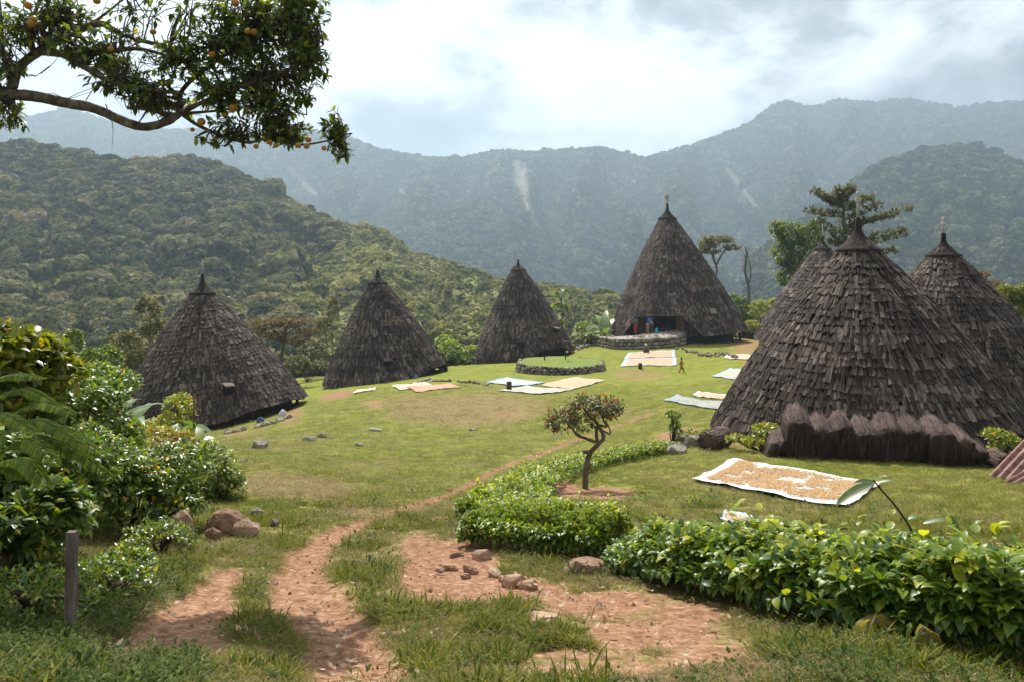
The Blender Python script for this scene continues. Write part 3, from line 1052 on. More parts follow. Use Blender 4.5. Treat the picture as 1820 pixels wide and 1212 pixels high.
# ------------------------------------------------------------------ thatched huts
THATCH = thatch_mat('thatch', (0.011, 0.007, 0.0055), (0.060, 0.041, 0.032), (0.30, 0.232, 0.195))
CAPM = rough_mat('palm_fibre_cap', [(0.3, (0.012, 0.007, 0.006)), (0.6, (0.035, 0.022, 0.019)), (0.8, (0.06, 0.04, 0.035))], scale=14, bump=0.8, stretch=(1, 1, .3))
UNDER = rough_mat('dark_wood', [(0.3, (0.02, 0.014, 0.01)), (0.7, (0.07, 0.048, 0.034))], scale=6, bump=.4)
PLANK = rough_mat('plank_wood', [(0.3, (0.06, 0.036, 0.024)), (0.7, (0.16, 0.10, 0.065))], scale=5, stretch=(1, 1, .2), bump=.4)
POLEW = rough_mat('weathered_pole', [(0.3, (0.25, 0.23, 0.21)), (0.7, (0.55, 0.53, 0.5))], scale=9, bump=.3)
STONE = rough_mat('field_stone', [(0.28, (0.08, 0.07, 0.058)), (0.5, (0.20, 0.175, 0.145)), (0.72, (0.36, 0.32, 0.27))], scale=3.2, bump=.7, use_tint=.3, moss=((0.10, 0.105, 0.04), 2.2, .60))
STONEP = rough_mat('pale_stone', [(0.28, (0.13, 0.11, 0.09)), (0.5, (0.27, 0.235, 0.195)), (0.75, (0.44, 0.40, 0.35))], scale=3.2, bump=.6, use_tint=.3)
STONER = rough_mat('reddish_stone', [(0.26, (0.13, 0.075, 0.05)), (0.5, (0.30, 0.19, 0.13)), (0.75, (0.46, 0.33, 0.25))], scale=3.0, bump=.7, use_tint=.3)
STONEM = rough_mat('mossy_stone', [(0.28, (0.05, 0.035, 0.026)), (0.6, (0.16, 0.12, 0.095))], scale=3.2, bump=.6, moss=((0.20, 0.165, 0.015), 2.6, .43))
FIBRE = thatch_mat('fibre_bundle', (0.035, 0.018, 0.014), (0.15, 0.097, 0.078), (0.36, 0.27, 0.23))


def shingle_template():
    """curved slab, 1 wide and 1 long (towards -Y), slightly thick: 20 triangles"""
    V, Fc, uv = [], [], []
    for y, th in ((0.0, .012), (-.55, .03), (-1.0, .03)):
        for x, up in ((-.5, 0.0), (0.0, .06), (.5, 0.0)):
            V.append((x, y, up)); uv.append((x + .5, -y + .02))
    k = len(V)
    for y in (-1.0,):
        for x, up in ((-.5, -.10), (0, -.04), (.5, -.10)):
            V.append((x, y, up)); uv.append((x + .5, .9))
    V += [(-.5, 0, -.05), (.5, 0, -.05)]; uv += [(.02, .02), (.98, .02)]
    for r in range(2):
        for c in range(2):
            a = r * 3 + c
            Fc.append((a, a + 3, a + 4)); Fc.append((a, a + 4, a + 1))
    Fc += [(6, 9, 10), (6, 10, 7), (7, 10, 11), (7, 11, 8)]
    Fc += [(0, 12, 9), (0, 9, 3), (3, 9, 6), (2, 11, 13), (2, 5, 11), (5, 8, 11)]
    return np.array(V, float), np.array(Fc, int), np.array(uv, float)


SHG = shingle_template()
SHM = []


def lift_f(th, lifts):
    s = np.zeros_like(th)
    for a, w, h in lifts:
        d = np.abs((th - a + math.pi) % (2 * math.pi) - math.pi)
        s = np.maximum(s, h * np.clip(np.cos(np.clip(d / w, 0, 1) * math.pi / 2) * 1.35, 0, 1))
    return s


def cz_of(py, D):
    return CZ - (py - YH) / F * D


def hut(label, base, D, R_px, eave_py, ring, r_ring_px, tip_py, pole_py, finial='pole', lifts=(), tilt=(0, 0), row=0.32, wid=0.19, singles=0, vents=(), bulge=.20):
    bx, gpy = base
    c = np.array(((bx - 910) / F * D, D, 0.0))
    ax = (ring[0] - 910) / F * D
    R, rr = R_px / F * D, r_ring_px / F * D
    ze, zr, zt, zp = [cz_of(v, D) for v in (eave_py, ring[1], tip_py, pole_py)]
    gnd = G(c[0], c[1]) if gpy is None else cz_of(gpy, D)
    root = thing('thatched_hut', label, 'hut', (c[0], c[1], gnd), 'thatched conical huts of the village')
    A = np.array((ax - c[0], 0.0))

    def S(th, t, dr=0.0):
        s = 1 - t
        r = rr + (R - rr) * ((1 + bulge) * s - bulge * s * s) + dr
        eav = ze + tilt[0] * np.cos(th) + tilt[1] * np.sin(th) + lift_f(th, lifts)
        z = zr * t + eav * s
        return np.stack([c[0] + A[0] * t + r * np.cos(th), c[1] + A[1] * t + r * np.sin(th), z], -1)

    # shell under the shingles
    k, nv = 72, 14
    th = np.arange(k) * 2 * math.pi / k
    T = np.linspace(0, 1, nv)
    V = np.concatenate([S(th, np.full(k, t), -.10) for t in T])
    i = np.arange(nv - 1)[:, None] * k; j = np.arange(k)[None]; j2 = (j + 1) % k
    mb = MB(); mb.add(V, np.stack([i + j, i + j2, i + k + j2, i + k + j], -1).reshape(-1, 4), .2)
    mb.build('roof_shell', UNDER, root, smooth=True)

    # shingles, row by row
    slant = math.hypot(R - rr, zr - ze)
    rows = int(slant / row)
    P, XX, YY, ZZ, TT, SC2 = [], [], [], [], [], []
    V0, F0, U0 = SHG
    for q in range(rows + 1):
        t = q / rows * 0.985
        rad = rr + (R - rr) * ((1 + bulge) * (1 - t) - bulge * (1 - t) ** 2)
        m = max(int(2 * math.pi * rad / wid * 1.12), 14)
        th = (np.arange(m) + RNG.uniform(-.4, .4, m) + RNG.random()) * 2 * math.pi / m
        tj = np.clip(t + RNG.normal(0, .10, m) / rows + (fbm(th * 3.0, np.full(m, q * .7), 0, 2) - .5) * .9 / rows, 0, 1)
        e = 0.01
        p = S(th, tj)
        dn = nrm(S(th, np.clip(tj - e, -.02, 1)) - S(th, tj + e * .2))
        sd = nrm(S(th + .01, tj) - p)
        no = nrm(np.cross(sd, -dn))
        # head of the shingle lies up the slope, the tail sticks out a little
        ln = row * RNG.uniform(1.5, 2.1, m)
        lift = RNG.normal(.11, .06, m)
        skew = RNG.normal(0, .08, m)
        y = nrm(-dn - no * lift[:, None] + sd * skew[:, None])
        x = nrm(np.cross(y, no)); z = np.cross(x, y)
        w = wid * np.exp(RNG.normal(0, .24, m))
        tail = p + no * (0.03 + .03 * RNG.random(m))[:, None]
        head = tail + y * ln[:, None]
        rowt = RNG.normal(0, .10)
        P.append(head); XX.append(x * w[:, None]); YY.append(y * ln[:, None]); ZZ.append(z * wid); TT.append(np.clip(RNG.normal(.5, .26, m) + rowt, .02, .98))
    P, XX, YY, ZZ, TT = [np.concatenate(v) for v in (P, XX, YY, ZZ, TT)]
    keep = np.ones(len(P), bool)
    if singles:
        if not SHM:
            for tt in np.linspace(.06, .94, 8):
                b = MB(); b.add(V0, F0, tt, U0); SHM.append(b.mesh('shingle_mesh', THATCH))
        nz = np.cross(XX, YY); face = (nz * (CAMP - P)).sum(1) > 0
        px = P[:, 0] / P[:, 1] * F + 910
        size = np.linalg.norm(XX, axis=1) * np.linalg.norm(YY, axis=1) / np.linalg.norm(P - CAMP, axis=1) ** 2
        vis = face & (px < 1812) & (P[:, 2] > gnd + 1.6)
        pxw = np.where(vis, size, -1)
        order = np.argsort(-pxw)[:singles]
        keep[order] = False
        for q in order:
            place('shingle', SHM[int(TT[q] * 8)], root, mat4(XX[q], YY[q], ZZ[q], P[q]))
    P, XX, YY, ZZ, TT = P[keep], XX[keep], YY[keep], ZZ[keep], TT[keep]
    n, m = len(P), len(V0)
    W = P[:, None] + V0[None, :, :1] * XX[:, None] + V0[None, :, 1:2] * YY[:, None] + V0[None, :, 2:] * ZZ[:, None]
    W += RNG.normal(0, .008, W.shape)
    mb = MB(); mb.add(W.reshape(-1, 3), (np.arange(n)[:, None, None] * m + F0[None]).reshape(-1, 3), np.repeat(TT, m), np.tile(U0, (n, 1)))
    mb.build('thatch', THATCH, root, kind='stuff')

    # fibre cap with its pole
    hc = zt - zr
    apex = (ax, c[1], zr)
    mb = MB()
    lathe(mb, [(rr * 1.06, -.05), (rr * 1.16, -.02), (rr * 1.17, .05 * hc), (rr * 1.05, .09 * hc), (.80 * rr, .2 * hc), (.55 * rr, .34 * hc), (.34 * rr, .48 * hc), (.2 * rr, .62 * hc), (.15 * rr, .8 * hc), (.14 * rr, hc), (.02, hc + .01)], apex, 28, .4, .03)
    cap = mb.build('roof_cap', CAPM, root, smooth=True)
    mb = MB()
    ph = zp - zt
    pr = .085 * rr
    tube(mb, [(ax, c[1], zt - .1), (ax, c[1], zp)], [pr * 1.1, pr], 8)
    if finial == 'knob':
        lathe(mb, [(pr, 0), (pr * 1.8, .06), (pr * 1.8, .16), (pr, .2), (pr * 1.6, .26), (pr * 1.2, .36), (.01, .4)], (ax, c[1], zp - .3), 10)
    if finial == 'horns':
        for s in (-1, 1):
            tube(mb, [(ax, c[1], zp - .45), (ax + s * .25, c[1], zp - .4), (ax + s * .38, c[1], zp - .05)], [.06, .05, .015], 6)
        lathe(mb, [(pr, 0), (pr * 2.4, .1), (pr * 2.4, .3), (pr, .45), (.01, .5)], (ax, c[1], zp - .35), 8)
    mb.build('finial', POLEW, root, smooth=True)

    # floor wall, posts and foundation below the eaves
    def ring_z(th): return ze + tilt[0] * math.cos(th) + tilt[1] * math.sin(th)
    mb = MB()
    rw = R * .80
    kk = 48
    th = np.arange(kk) * 2 * math.pi / kk
    lo = np.stack([c[0] + rw * np.cos(th), c[1] + rw * np.sin(th), np.full(kk, gnd - .6)], -1)
    hi = lo.copy(); hi[:, 2] = ze + .9 + tilt[0] * np.cos(th) + tilt[1] * np.sin(th)
    jj = np.arange(kk); mb.add(np.vstack([lo, hi]), np.stack([jj, (jj + 1) % kk, kk + (jj + 1) % kk, kk + jj], -1), .3)
    mb.build('floor_wall', UNDER, root)
    for q in range(22):
        a = q * 2 * math.pi / 22 + .1
        x, y = c[0] + R * .9 * math.cos(a), c[1] + R * .9 * math.sin(a)
        b = MB(); zb = G(x, y) - .3
        top = ring_z(a) + float(lift_f(np.array([a]), lifts)[0]) + .25
        tube(b, [(x, y, zb), (x + random.uniform(-.04, .04), y, max(top, zb + .5))], [.085, .07], 7, .5, .15)
        b.build('post', UNDER, root, smooth=True)
    for va, vt, vw in vents:      # small hooded smoke hatch pushed out of the thatch
        p = S(np.array([va]), np.array([vt]))[0]
        o_ = np.array((math.cos(va), math.sin(va), 0)); sd = np.array((-math.sin(va), math.cos(va), 0))
        b = MB()
        box(b, p + o_ * .20 + np.array((0, 0, .18)), sd * vw, o_ * .34 + np.array((0, 0, -.05)), np.array((0, 0, .05)), .6)
        hd = b.build('smoke_hatch', THATCH, root)
        b = MB()
        box(b, p + o_ * .14 - np.array((0, 0, .05)), sd * vw * .85, o_ * .2, np.array((0, 0, .17)), .05)
        b.build('hatch_opening', CAPM, hd)
    return root, S, c, R, gnd


def build_huts():
    H = {}
    dwn = -math.pi / 2
    H['front'] = hut('big nearest hut on the right, with fibre bundles piled before it', (1546, None), 24.5, 274, 772, (1525, 447), 33, 388, 345, 'knob', row=.25, wid=.085, singles=300, bulge=.27, tilt=(0.02, 0))
    H['right'] = hut('dark hut cut off by the right edge, beyond the biggest hut', (1692, None), 33, 196, 690, (1677, 456), 26, 415, 390, 'knob', row=.27, wid=.10, singles=300)
    H['back'] = hut('hut half hidden behind the left slope of the biggest hut', (1462, None), 62, 118, 604, (1462, 444), 13, 420, 398, 'pole', row=.31, wid=.15)
    H['one'] = hut('leftmost hut standing lowest beside the green bushes', (371, None), 48, 170, 737, (360, 523), 19, 488, 462, 'pole', row=.29, wid=.115, singles=200, tilt=(.95, -.15),
                   vents=[(-.98, .235, .26)], lifts=[(-.55, .5, .25)])
    H['two'] = hut('second hut from the left with a raised doorway at its right', (686, None), 66, 110, 671, (671, 504), 15, 480, 462, 'pole', row=.31, wid=.135, tilt=(.45, 0), vents=[(-1.35, .23, .3)], lifts=[(-.42, .5, .85)])
    H['three'] = hut('hut between the round stone terrace and the hill, third from left', (930, None), 80, 91, 631, (921, 481), 12, 462, 452, 'pole', row=.33, wid=.15, tilt=(.55, 0), vents=[(-1.6, .2, .35), (-.75, .22, .3)], lifts=[(-1.0, .55, .75)])
    H['main'] = hut('tallest main hut at the back with people at its open doorway', (1203, None), 86, 121, 588, (1186, 390), 14, 362, 347, 'horns', row=.31, wid=.145, tilt=(.35, 0), lifts=[(-2.02, .60, 2.15)])
    # doorway of the main hut: planked wall, dark opening, bench
    root, S, c, R, gnd = H['main']
    a0 = -2.02
    for q in range(16):
        a = a0 + (q - 7.5) * .075
        if 6 <= q <= 10:
            continue
        rr = R * .80 + .05
        p = np.array((c[0] + rr * math.cos(a), c[1] + rr * math.sin(a), gnd + 1.6))
        o_ = np.array((math.cos(a), math.sin(a), 0)); s_ = np.array((-math.sin(a), math.cos(a), 0))
        b = MB(); box(b, p, s_ * .21, o_ * .03, np.array((0, 0, 1.1)), random.random())
        b.build('wall_plank', PLANK, root)
    for q in range(2):
        a = a0 + (-.2, .4)[q]
        p = np.array((c[0] + (R * .86) * math.cos(a), c[1] + (R * .86) * math.sin(a), gnd + .9))
        o_ = np.array((math.cos(a), math.sin(a), 0)); s_ = np.array((-math.sin(a), math.cos(a), 0))
        b = MB(); box(b, p, s_ * 1.0, o_ * .3, np.array((0, 0, .05)), .6)
        b.build('porch_board', PLANK, root)
    # pale patch in the thatch of the main hut
    p = S(np.array([-1.15]), np.array([.19]))[0]
    o_ = np.array((math.cos(-1.15), math.sin(-1.15), .75)); s_ = np.array((-math.sin(-1.15), math.cos(-1.15), 0))
    up = nrm(np.cross(o_, s_)); up = up if up[2] > 0 else -up
    b = MB(); box(b, p + nrm(o_) * .16, s_ * .36, up * .3, nrm(o_) * .02, .5)
    b.build('roof_patch', plain_mat('grey_green_sheet', (.20, .22, .16)), root)
    return H


HUTS = build_huts()


# ------------------------------------------------------------------ stones
def stone_mesh(mat, seed, sub=2, flat=1.0, cut=0.25):
    bm = bmesh.new()
    bmesh.ops.create_icosphere(bm, subdivisions=sub, radius=1.0)
    r = np.random.default_rng(seed)
    planes = nrm(r.normal(size=(7, 3))); dd = r.uniform(.55, .85, 7)
    for v in bm.verts:
        p = np.array(v.co)
        for n_, d_ in zip(planes, dd):
            h = p @ n_ - d_
            if h > 0: p = p - n_ * h
        p = p * (1 + cut * (vnoise(np.array([p[0] * 2.1 + seed]), np.array([p[1] * 2.1]), np.array([p[2] * 2.1]))[0] - .5))
        p[2] *= flat
        v.co = p
    me = bpy.data.meshes.new('stone_mesh')
    bm.to_mesh(me); bm.free()
    a = me.attributes.new('tint', 'FLOAT', 'POINT'); a.data.foreach_set('value', np.full(len(me.vertices), r.uniform(.2, .8), np.float32))
    me.materials.append(mat)
    return me


def stone_set(mat, n, sub, flat=1.0):
    return [stone_mesh(mat, 11 + 7 * k, sub, flat) for k in range(n)]


def block_mesh(mat, seed):
    """broken block of stone: a sheared cube with chipped corners"""
    r = np.random.default_rng(seed)
    bm = bmesh.new()
    bmesh.ops.create_cube(bm, size=1.7)
    bmesh.ops.bevel(bm, geom=list(bm.edges), offset=.30, segments=1, affect='EDGES')
    sh = r.normal(0, .18, (3, 3))
    for v in bm.verts:
        p = np.array(v.co)
        v.co = p + sh @ p + r.normal(0, .12, 3)
    me = bpy.data.meshes.new('block_mesh'); bm.to_mesh(me); bm.free()
    a = me.attributes.new('tint', 'FLOAT', 'POINT'); a.data.foreach_set('value', np.full(len(me.vertices), r.uniform(.3, .8), np.float32))
    me.materials.append(mat)
    return me


STONET = rough_mat('tan_stone', [(0.26, (0.20, 0.115, 0.07)), (0.5, (0.38, 0.25, 0.165)), (0.75, (0.54, 0.40, 0.29))], scale=3.0, bump=.6, use_tint=.3)
SS = {'wall': stone_set(STONE, 8, 1), 'rock': stone_set(STONE, 4, 2), 'pale': stone_set(STONEP, 4, 2), 'red': stone_set(STONER, 6, 2), 'moss': stone_set(STONEM, 3, 3), 'block': [block_mesh(STONET, 5 + 3 * k) for k in range(6)], 'pwall': stone_set(STONEP, 6, 1)}


def stone_at(kind, p, sx, sy, sz, rz=None, parent=None, name='stone', tilt=.15):
    R = rotz(random.uniform(0, 6.28) if rz is None else rz)
    a = random.uniform(-tilt, tilt); ca, sa = math.cos(a), math.sin(a)
    R = R @ np.array(((1, 0, 0), (0, ca, -sa), (0, sa, ca)))
    M = mat4(R[:, 0] * sx, R[:, 1] * sy, R[:, 2] * sz, p)
    return place(name, random.choice(SS[kind]), parent, M)


def build_walls():
    # round stone terrace with grass on it
    D = 63.5
    c = on_ground(996, D)
    R = 78 / F * D
    root = thing('stone_terrace', 'round dry stone terrace topped with bright grass, in the middle of the village', 'terrace', c)
    top = max(G(c[0] + R * math.cos(a), c[1] + R * math.sin(a)) for a in np.linspace(0, 6.28, 12)) + .55
    cnt = 0
    for cr in range(4):
        m = 58
        for q in range(m):
            a = (q + .5 * (cr % 2) + random.uniform(-.2, .2)) * 2 * math.pi / m
            zb = G(c[0] + R * math.cos(a), c[1] + R * math.sin(a)) - .12
            zz = zb + (top - zb) * (cr + .5) / 4
            hh = (top - zb) / 8
            w = random.uniform(.15, .29)
            p = np.array((c[0] + (R - .08 - .03 * cr + random.uniform(-.05, .05)) * math.cos(a), c[1] + (R - .08 - .03 * cr) * math.sin(a), zz + random.uniform(-.03, .03)))
            stone_at('wall' if random.random() < .6 else 'pwall', p, w, w * random.uniform(.8, 1.3), hh * random.uniform(.9, 1.9), a + math.pi / 2 + random.uniform(-.3, .3), root)
    mb = MB(); lathe(mb, [(R - .12, -1.2), (R - .14, -.02)], (c[0], c[1], top), 48, .2)
    mb.build('wall_core', UNDER, root)
    k, nr = 60, 12
    th = np.arange(k) * 2 * math.pi / k
    rs = np.linspace(0.02, R - .1, nr)
    V = np.concatenate([np.stack([c[0] + r * np.cos(th), c[1] + r * np.sin(th), top - .03 + .10 * (1 - (r / R) ** 2) + (fbm(r * np.cos(th) * 2, r * np.sin(th) * 2, 0, 2) - .5) * .12], -1) for r in rs])
    i = np.arange(nr - 1)[:, None] * k; j = np.arange(k)[None]; j2 = (j + 1) % k
    mb = MB(); mb.add(V, np.stack([i + j, i + k + j, i + k + j2, i + j2], -1).reshape(-1, 4))
    mb.build('grass_top', MATS['lawn'], root, smooth=True)
    global TERR
    TERR = (c, R, top)

    # paved terrace before the main hut
    line = smooth_path([gp(1036, 606), gp(1050, 614), gp(1085, 619), gp(1130, 620), gp(1180, 618), gp(1212, 613), gp(1232, 604)], 60)
    cc = line.mean(0)
    root = thing('paved_terrace', 'low stone walled terrace with pale paving before the tallest hut', 'terrace', cc)
    hm = HUTS['main'][2]
    h = .95
    for cr in range(3):
        L = np.linalg.norm(np.diff(line, axis=0), axis=1).sum()
        m = int(L / .36)
        for q in range(m):
            t = (q + .5 * (cr % 2) + random.uniform(-.2, .2)) / m * 59
            i0 = int(np.clip(t, 0, 58)); p = line[i0] + (line[i0 + 1] - line[i0]) * (t - i0)
            d = line[min(i0 + 2, 59)] - line[max(i0 - 1, 0)]
            w = random.uniform(.17, .26)
            edge = min(1.0, .35 + min(t, 59 - t) / 12)
            if cr / 3 > edge: continue
            stone_at('wall' if random.random() < .5 else 'pwall', np.array((p[0], p[1] + .05 * cr + random.uniform(-.1, .1), G(p[0], p[1]) + h * edge * (cr + .45) / 3)), w, .2, h / 6 * random.uniform(1, 1.35), math.atan2(d[1], d[0]) + random.uniform(-.2, .2), root)
    # top surface
    inner = np.array([[hm[0] + (p[0] - hm[0]) * .35, hm[1] - 5.6, 0] for p in line])
    mb = MB(); rowsV = []
    for t in np.linspace(0, 1, 9):
        q = line * (1 - t) + inner * t
        edge = np.minimum(1.0, .35 + np.minimum(np.arange(60), 59 - np.arange(60)) / 12)
        q[:, 2] = gz(line[:, 0], line[:, 1]) + h * edge - .03 + t * .35 + (fbm(q[:, 0] * 2, q[:, 1] * 2, 0, 2) - .5) * .08
        rowsV.append(q)
    V = np.concatenate(rowsV)
    i = np.arange(8)[:, None] * 60; j = np.arange(59)[None]
    mb.add(V, np.stack([i + j, i + j + 1, i + 60 + j + 1, i + 60 + j], -1).reshape(-1, 4))
    mb.build('terrace_top', STONEP, root, smooth=True)
    for q in range(150):
        t = random.random() ** 1.2; k = random.randint(4, 55)
        p = rowsV[0][k] * (1 - t) + rowsV[-1][k] * t
        stone_at('pwall', p + np.array((0, 0, .02)), random.uniform(.12, .26), random.uniform(.12, .26), random.uniform(.03, .07), None, root, 'paving_stone', .05)

    def stone_line(label, pts, n, w, hh, kind, cat, jit=.12, rows=1, name='low_stone_wall'):
        P = smooth_path([gp(*p) for p in pts], 40)
        r_ = thing(name, label, cat, P[20])
        for q in range(n):
            for cr in range(rows):
                t = random.uniform(0, 38.9); i0 = int(t)
                p = P[i0] + (P[i0 + 1] - P[i0]) * (t - i0)
                x, y = p[0] + random.uniform(-jit, jit), p[1] + random.uniform(-jit, jit) * 2
                s = w * random.uniform(.6, 1.4)
                stone_at(kind, np.array((x, y, G(x, y) + hh * (.3 + cr * .8))), s, s * random.uniform(.7, 1.1), hh * random.uniform(.6, 1.2), None, r_)
        return r_
    stone_line('low broken row of dark stones left of the blue sheet', [(752, 676), (790, 678), (830, 680), (866, 684)], 30, .22, .16, 'wall', 'wall', rows=1)
    stone_line('row of stones with rubble beside the doorway of the second hut', [(722, 680), (745, 680), (768, 678)], 10, .2, .12, 'pwall', 'wall')
    stone_line('low tumbled stone wall right of the paved terrace', [(1205, 620), (1240, 628), (1262, 632), (1290, 630), (1312, 636)], 44, .24, .2, 'wall', 'wall', .4)
    stone_line('rough stone edging along the foot of the leftmost hut', [(395, 771), (440, 764), (480, 754), (520, 738)], 26, .22, .16, 'wall', 'wall', .2)
    stone_line('stepped stones stacked at the left end of the paved terrace', [(1030, 622), (1040, 618), (1050, 614)], 16, .24, .2, 'pwall', 'steps', .25, 2, 'stone_steps')
    stone_line('stone steps leading up to the third hut beside the round terrace', [(1010, 622), (1025, 618), (1040, 612)], 10, .25, .18, 'wall', 'steps', .3, 2, 'stone_steps')

    # loose rocks on the grass
    G_ = 'loose rocks lying on the meadow'
    def rock(kind, px, py, w_px, h_px, label, depth=.8, sink=.25, name='rock', rz=None, grp=G_, tilt=.15):
        p = gp(px, py); s = p[1] / F
        w, h = w_px * s / 2, h_px * s / 2
        o = stone_at(kind, p + np.array((0, 0, h * (1 - 2 * sink) - (.03 if kind == 'block' else 0))), w * 1.12, w * depth, h * 1.2, rz if rz is not None else random.uniform(-.3, .3), None, name, tilt)
        tag(o, label, 'rock', grp)
        return o
    rock('pale', 461, 797, 34, 20, 'pale pointed rock on the grass right of the leftmost bushes')
    rock('rock', 550, 783, 24, 15, 'dark rock, left one of a pair on the upper meadow')
    rock('rock', 573, 777, 16, 14, 'small grey rock, right one of a pair on the upper meadow')
    rock('pale', 638, 793, 20, 9, 'flat pale stone on the meadow between the pair of rocks and the path')
    rock('pale', 434, 820, 14, 7, 'tiny pale stone close to the round green bush')
    rock('pale', 668, 765, 24, 7, 'flat whitish stone in the grass below the red drying sheet')
    rock('pale', 840, 764, 18, 5, 'thin white flat stone alone in mid meadow')
    rock('pale', 1203, 806, 42, 20, 'flat topped pale slab on the grass before the nearest hut')
    rock('rock', 1236, 792, 46, 24, 'flat brown stone touching the small fibre roll')
    rock('rock', 1210, 784, 32, 16, 'greyish stone behind the flat pale slab')
    rock('red', 1330, 790, 26, 15, 'small stone beside the leafy plant before the nearest hut')
    rock('red', 1172, 806, 22, 12, 'low brownish stone left of the flat pale slab')
    G2 = 'rocks at the foot of the left bushes'
    rock('red', 318, 970, 54, 72, 'tall speckled boulder leaning out under the left bushes', .7, .25, 'boulder', 1.2, G2, .4)
    rock('red', 400, 950, 70, 52, 'broad brown boulder at the end of the left bushes', .8, .25, 'boulder', None, G2)
    rock('red', 440, 955, 48, 44, 'reddish boulder right of the broad brown boulder', .8, .25, 'boulder', None, G2)
    rock('rock', 458, 918, 24, 20, 'grey rock tucked behind the reddish boulder', .8, .2, 'rock', None, G2)
    rock('rock', 488, 936, 18, 18, 'small dark rock at the grass edge, rightmost of the left boulders', .8, .2, 'rock', None, G2)
    rock('red', 196, 1012, 44, 44, 'broken brown rock with a dark hollow right of the wooden post', .8, .2, 'rock', None, G2)
    rock('red', 235, 1004, 26, 20, 'small orange brown rock right of the broken rock', .8, .2, 'rock', None, G2)
    rock('red', 378, 960, 30, 26, 'brown rock between the speckled boulder and broad boulder', .8, .2, 'rock', None, G2)
    G3 = 'stones in the bare soil before the middle hedge'
    L3 = [(858, 990, 30, 26, 'reddish round stone, leftmost of the bare soil stones'), (836, 1012, 26, 22, 'dark brown block in the bare soil'), (880, 1022, 28, 22, 'tan split block, upper stone of the soil row'), (903, 1030, 30, 20, 'tan tilted block in the middle of the soil row'),
          (915, 1036, 38, 30, 'large tan block near the right end of the soil row'), (940, 1040, 30, 22, 'smooth tan stone at the right end of the soil row'), (800, 1008, 22, 18, 'rounded tan stone left of the dark block'), (876, 970, 46, 34, 'pointed pale stone under the left end of the middle hedge'),
          (948, 980, 34, 30, 'tan stone with dark side under the middle hedge'), (912, 975, 32, 26, 'low grey stone in the weeds under the middle hedge'), (782, 1014, 18, 12, 'small dark clod at the left end of the soil row'), (812, 984, 20, 14, 'reddish clod above the rounded tan stone'), (991, 985, 26, 26, 'brown stone deep under the middle hedge'),
          (1108, 1002, 26, 16, 'low pinkish stone between the two hedges'), (965, 1100, 52, 34, 'broad sunken tan stone in the foreground grass'), (960, 1122, 40, 18, 'lower sunken tan stone in the foreground grass'), (828, 1022, 20, 14, 'little tan stone below the dark block')]
    for px, py, w, h, lb in L3:
        rock('block' if w > 19 else 'red', px, py, w, h * .85, lb, .75, .28, 'stone', random.uniform(-.6, .6), G3)
    o = rock('red', 1040, 1018, 86, 36, 'large flat slanting slab at the foot of the middle hedge', .55, .3, 'slab', .2, G3, .1)
    rock('moss', 1565, 1140, 92, 78, 'rounded boulder under the front hedge with yellow moss on its left', .8, .2, 'boulder', .3, 'mossy boulders under the front hedge')
    rock('moss', 1650, 1170, 60, 70, 'mossy split boulder under the front hedge, right of the rounded one', .7, .2, 'boulder', .8, 'mossy boulders under the front hedge')
    rock('moss', 1480, 1090, 70, 46, 'flat mossy boulder in the shade of the front hedge, left of the rounded one', .7, .2, 'boulder', 0, 'mossy boulders under the front hedge')
    rock('red', 1822, 1185, 70, 120, 'brown boulder cut off by the lower right corner', .7, .2, 'boulder', .5)
    # stumps
    for px, py, w, h, lb in ((905, 693, 9, 15, 'short dark stump standing by the left drying sheets'), (1138, 655, 7, 10, 'short dark stump at the front of the large double sheet')):
        p = gp(px, py); s = p[1] / F
        b = MB(); lathe(b, [(w * s / 2 * 1.1, -.1), (w * s / 2, h * s * .5), (w * s / 2, h * s), (0.01, h * s + .01)], p, 10, .5, .08)
        o = b.build('stump', UNDER, None, True, loc=p); tag(o, lb, 'stump', 'short stumps by the drying sheets')


def lawn_mat():
    MATS['lawn'] = rough_mat('lawn', [(0.30, (0.07, 0.10, 0.012)), (0.5, (0.15, 0.20, 0.03)), (0.68, (0.24, 0.28, 0.06))], scale=6, bump=.6, use_tint=0)


lawn_mat()
build_walls()


# ------------------------------------------------------------------ bundles, sheets, post and other village things
FIBRE_SHADE = thatch_mat('fibre_shade', (0.018, 0.008, 0.007), (0.055, 0.030, 0.026), (0.13, 0.08, 0.07))  # darker copy of the fibre colour, painting shade into the bundle fronts


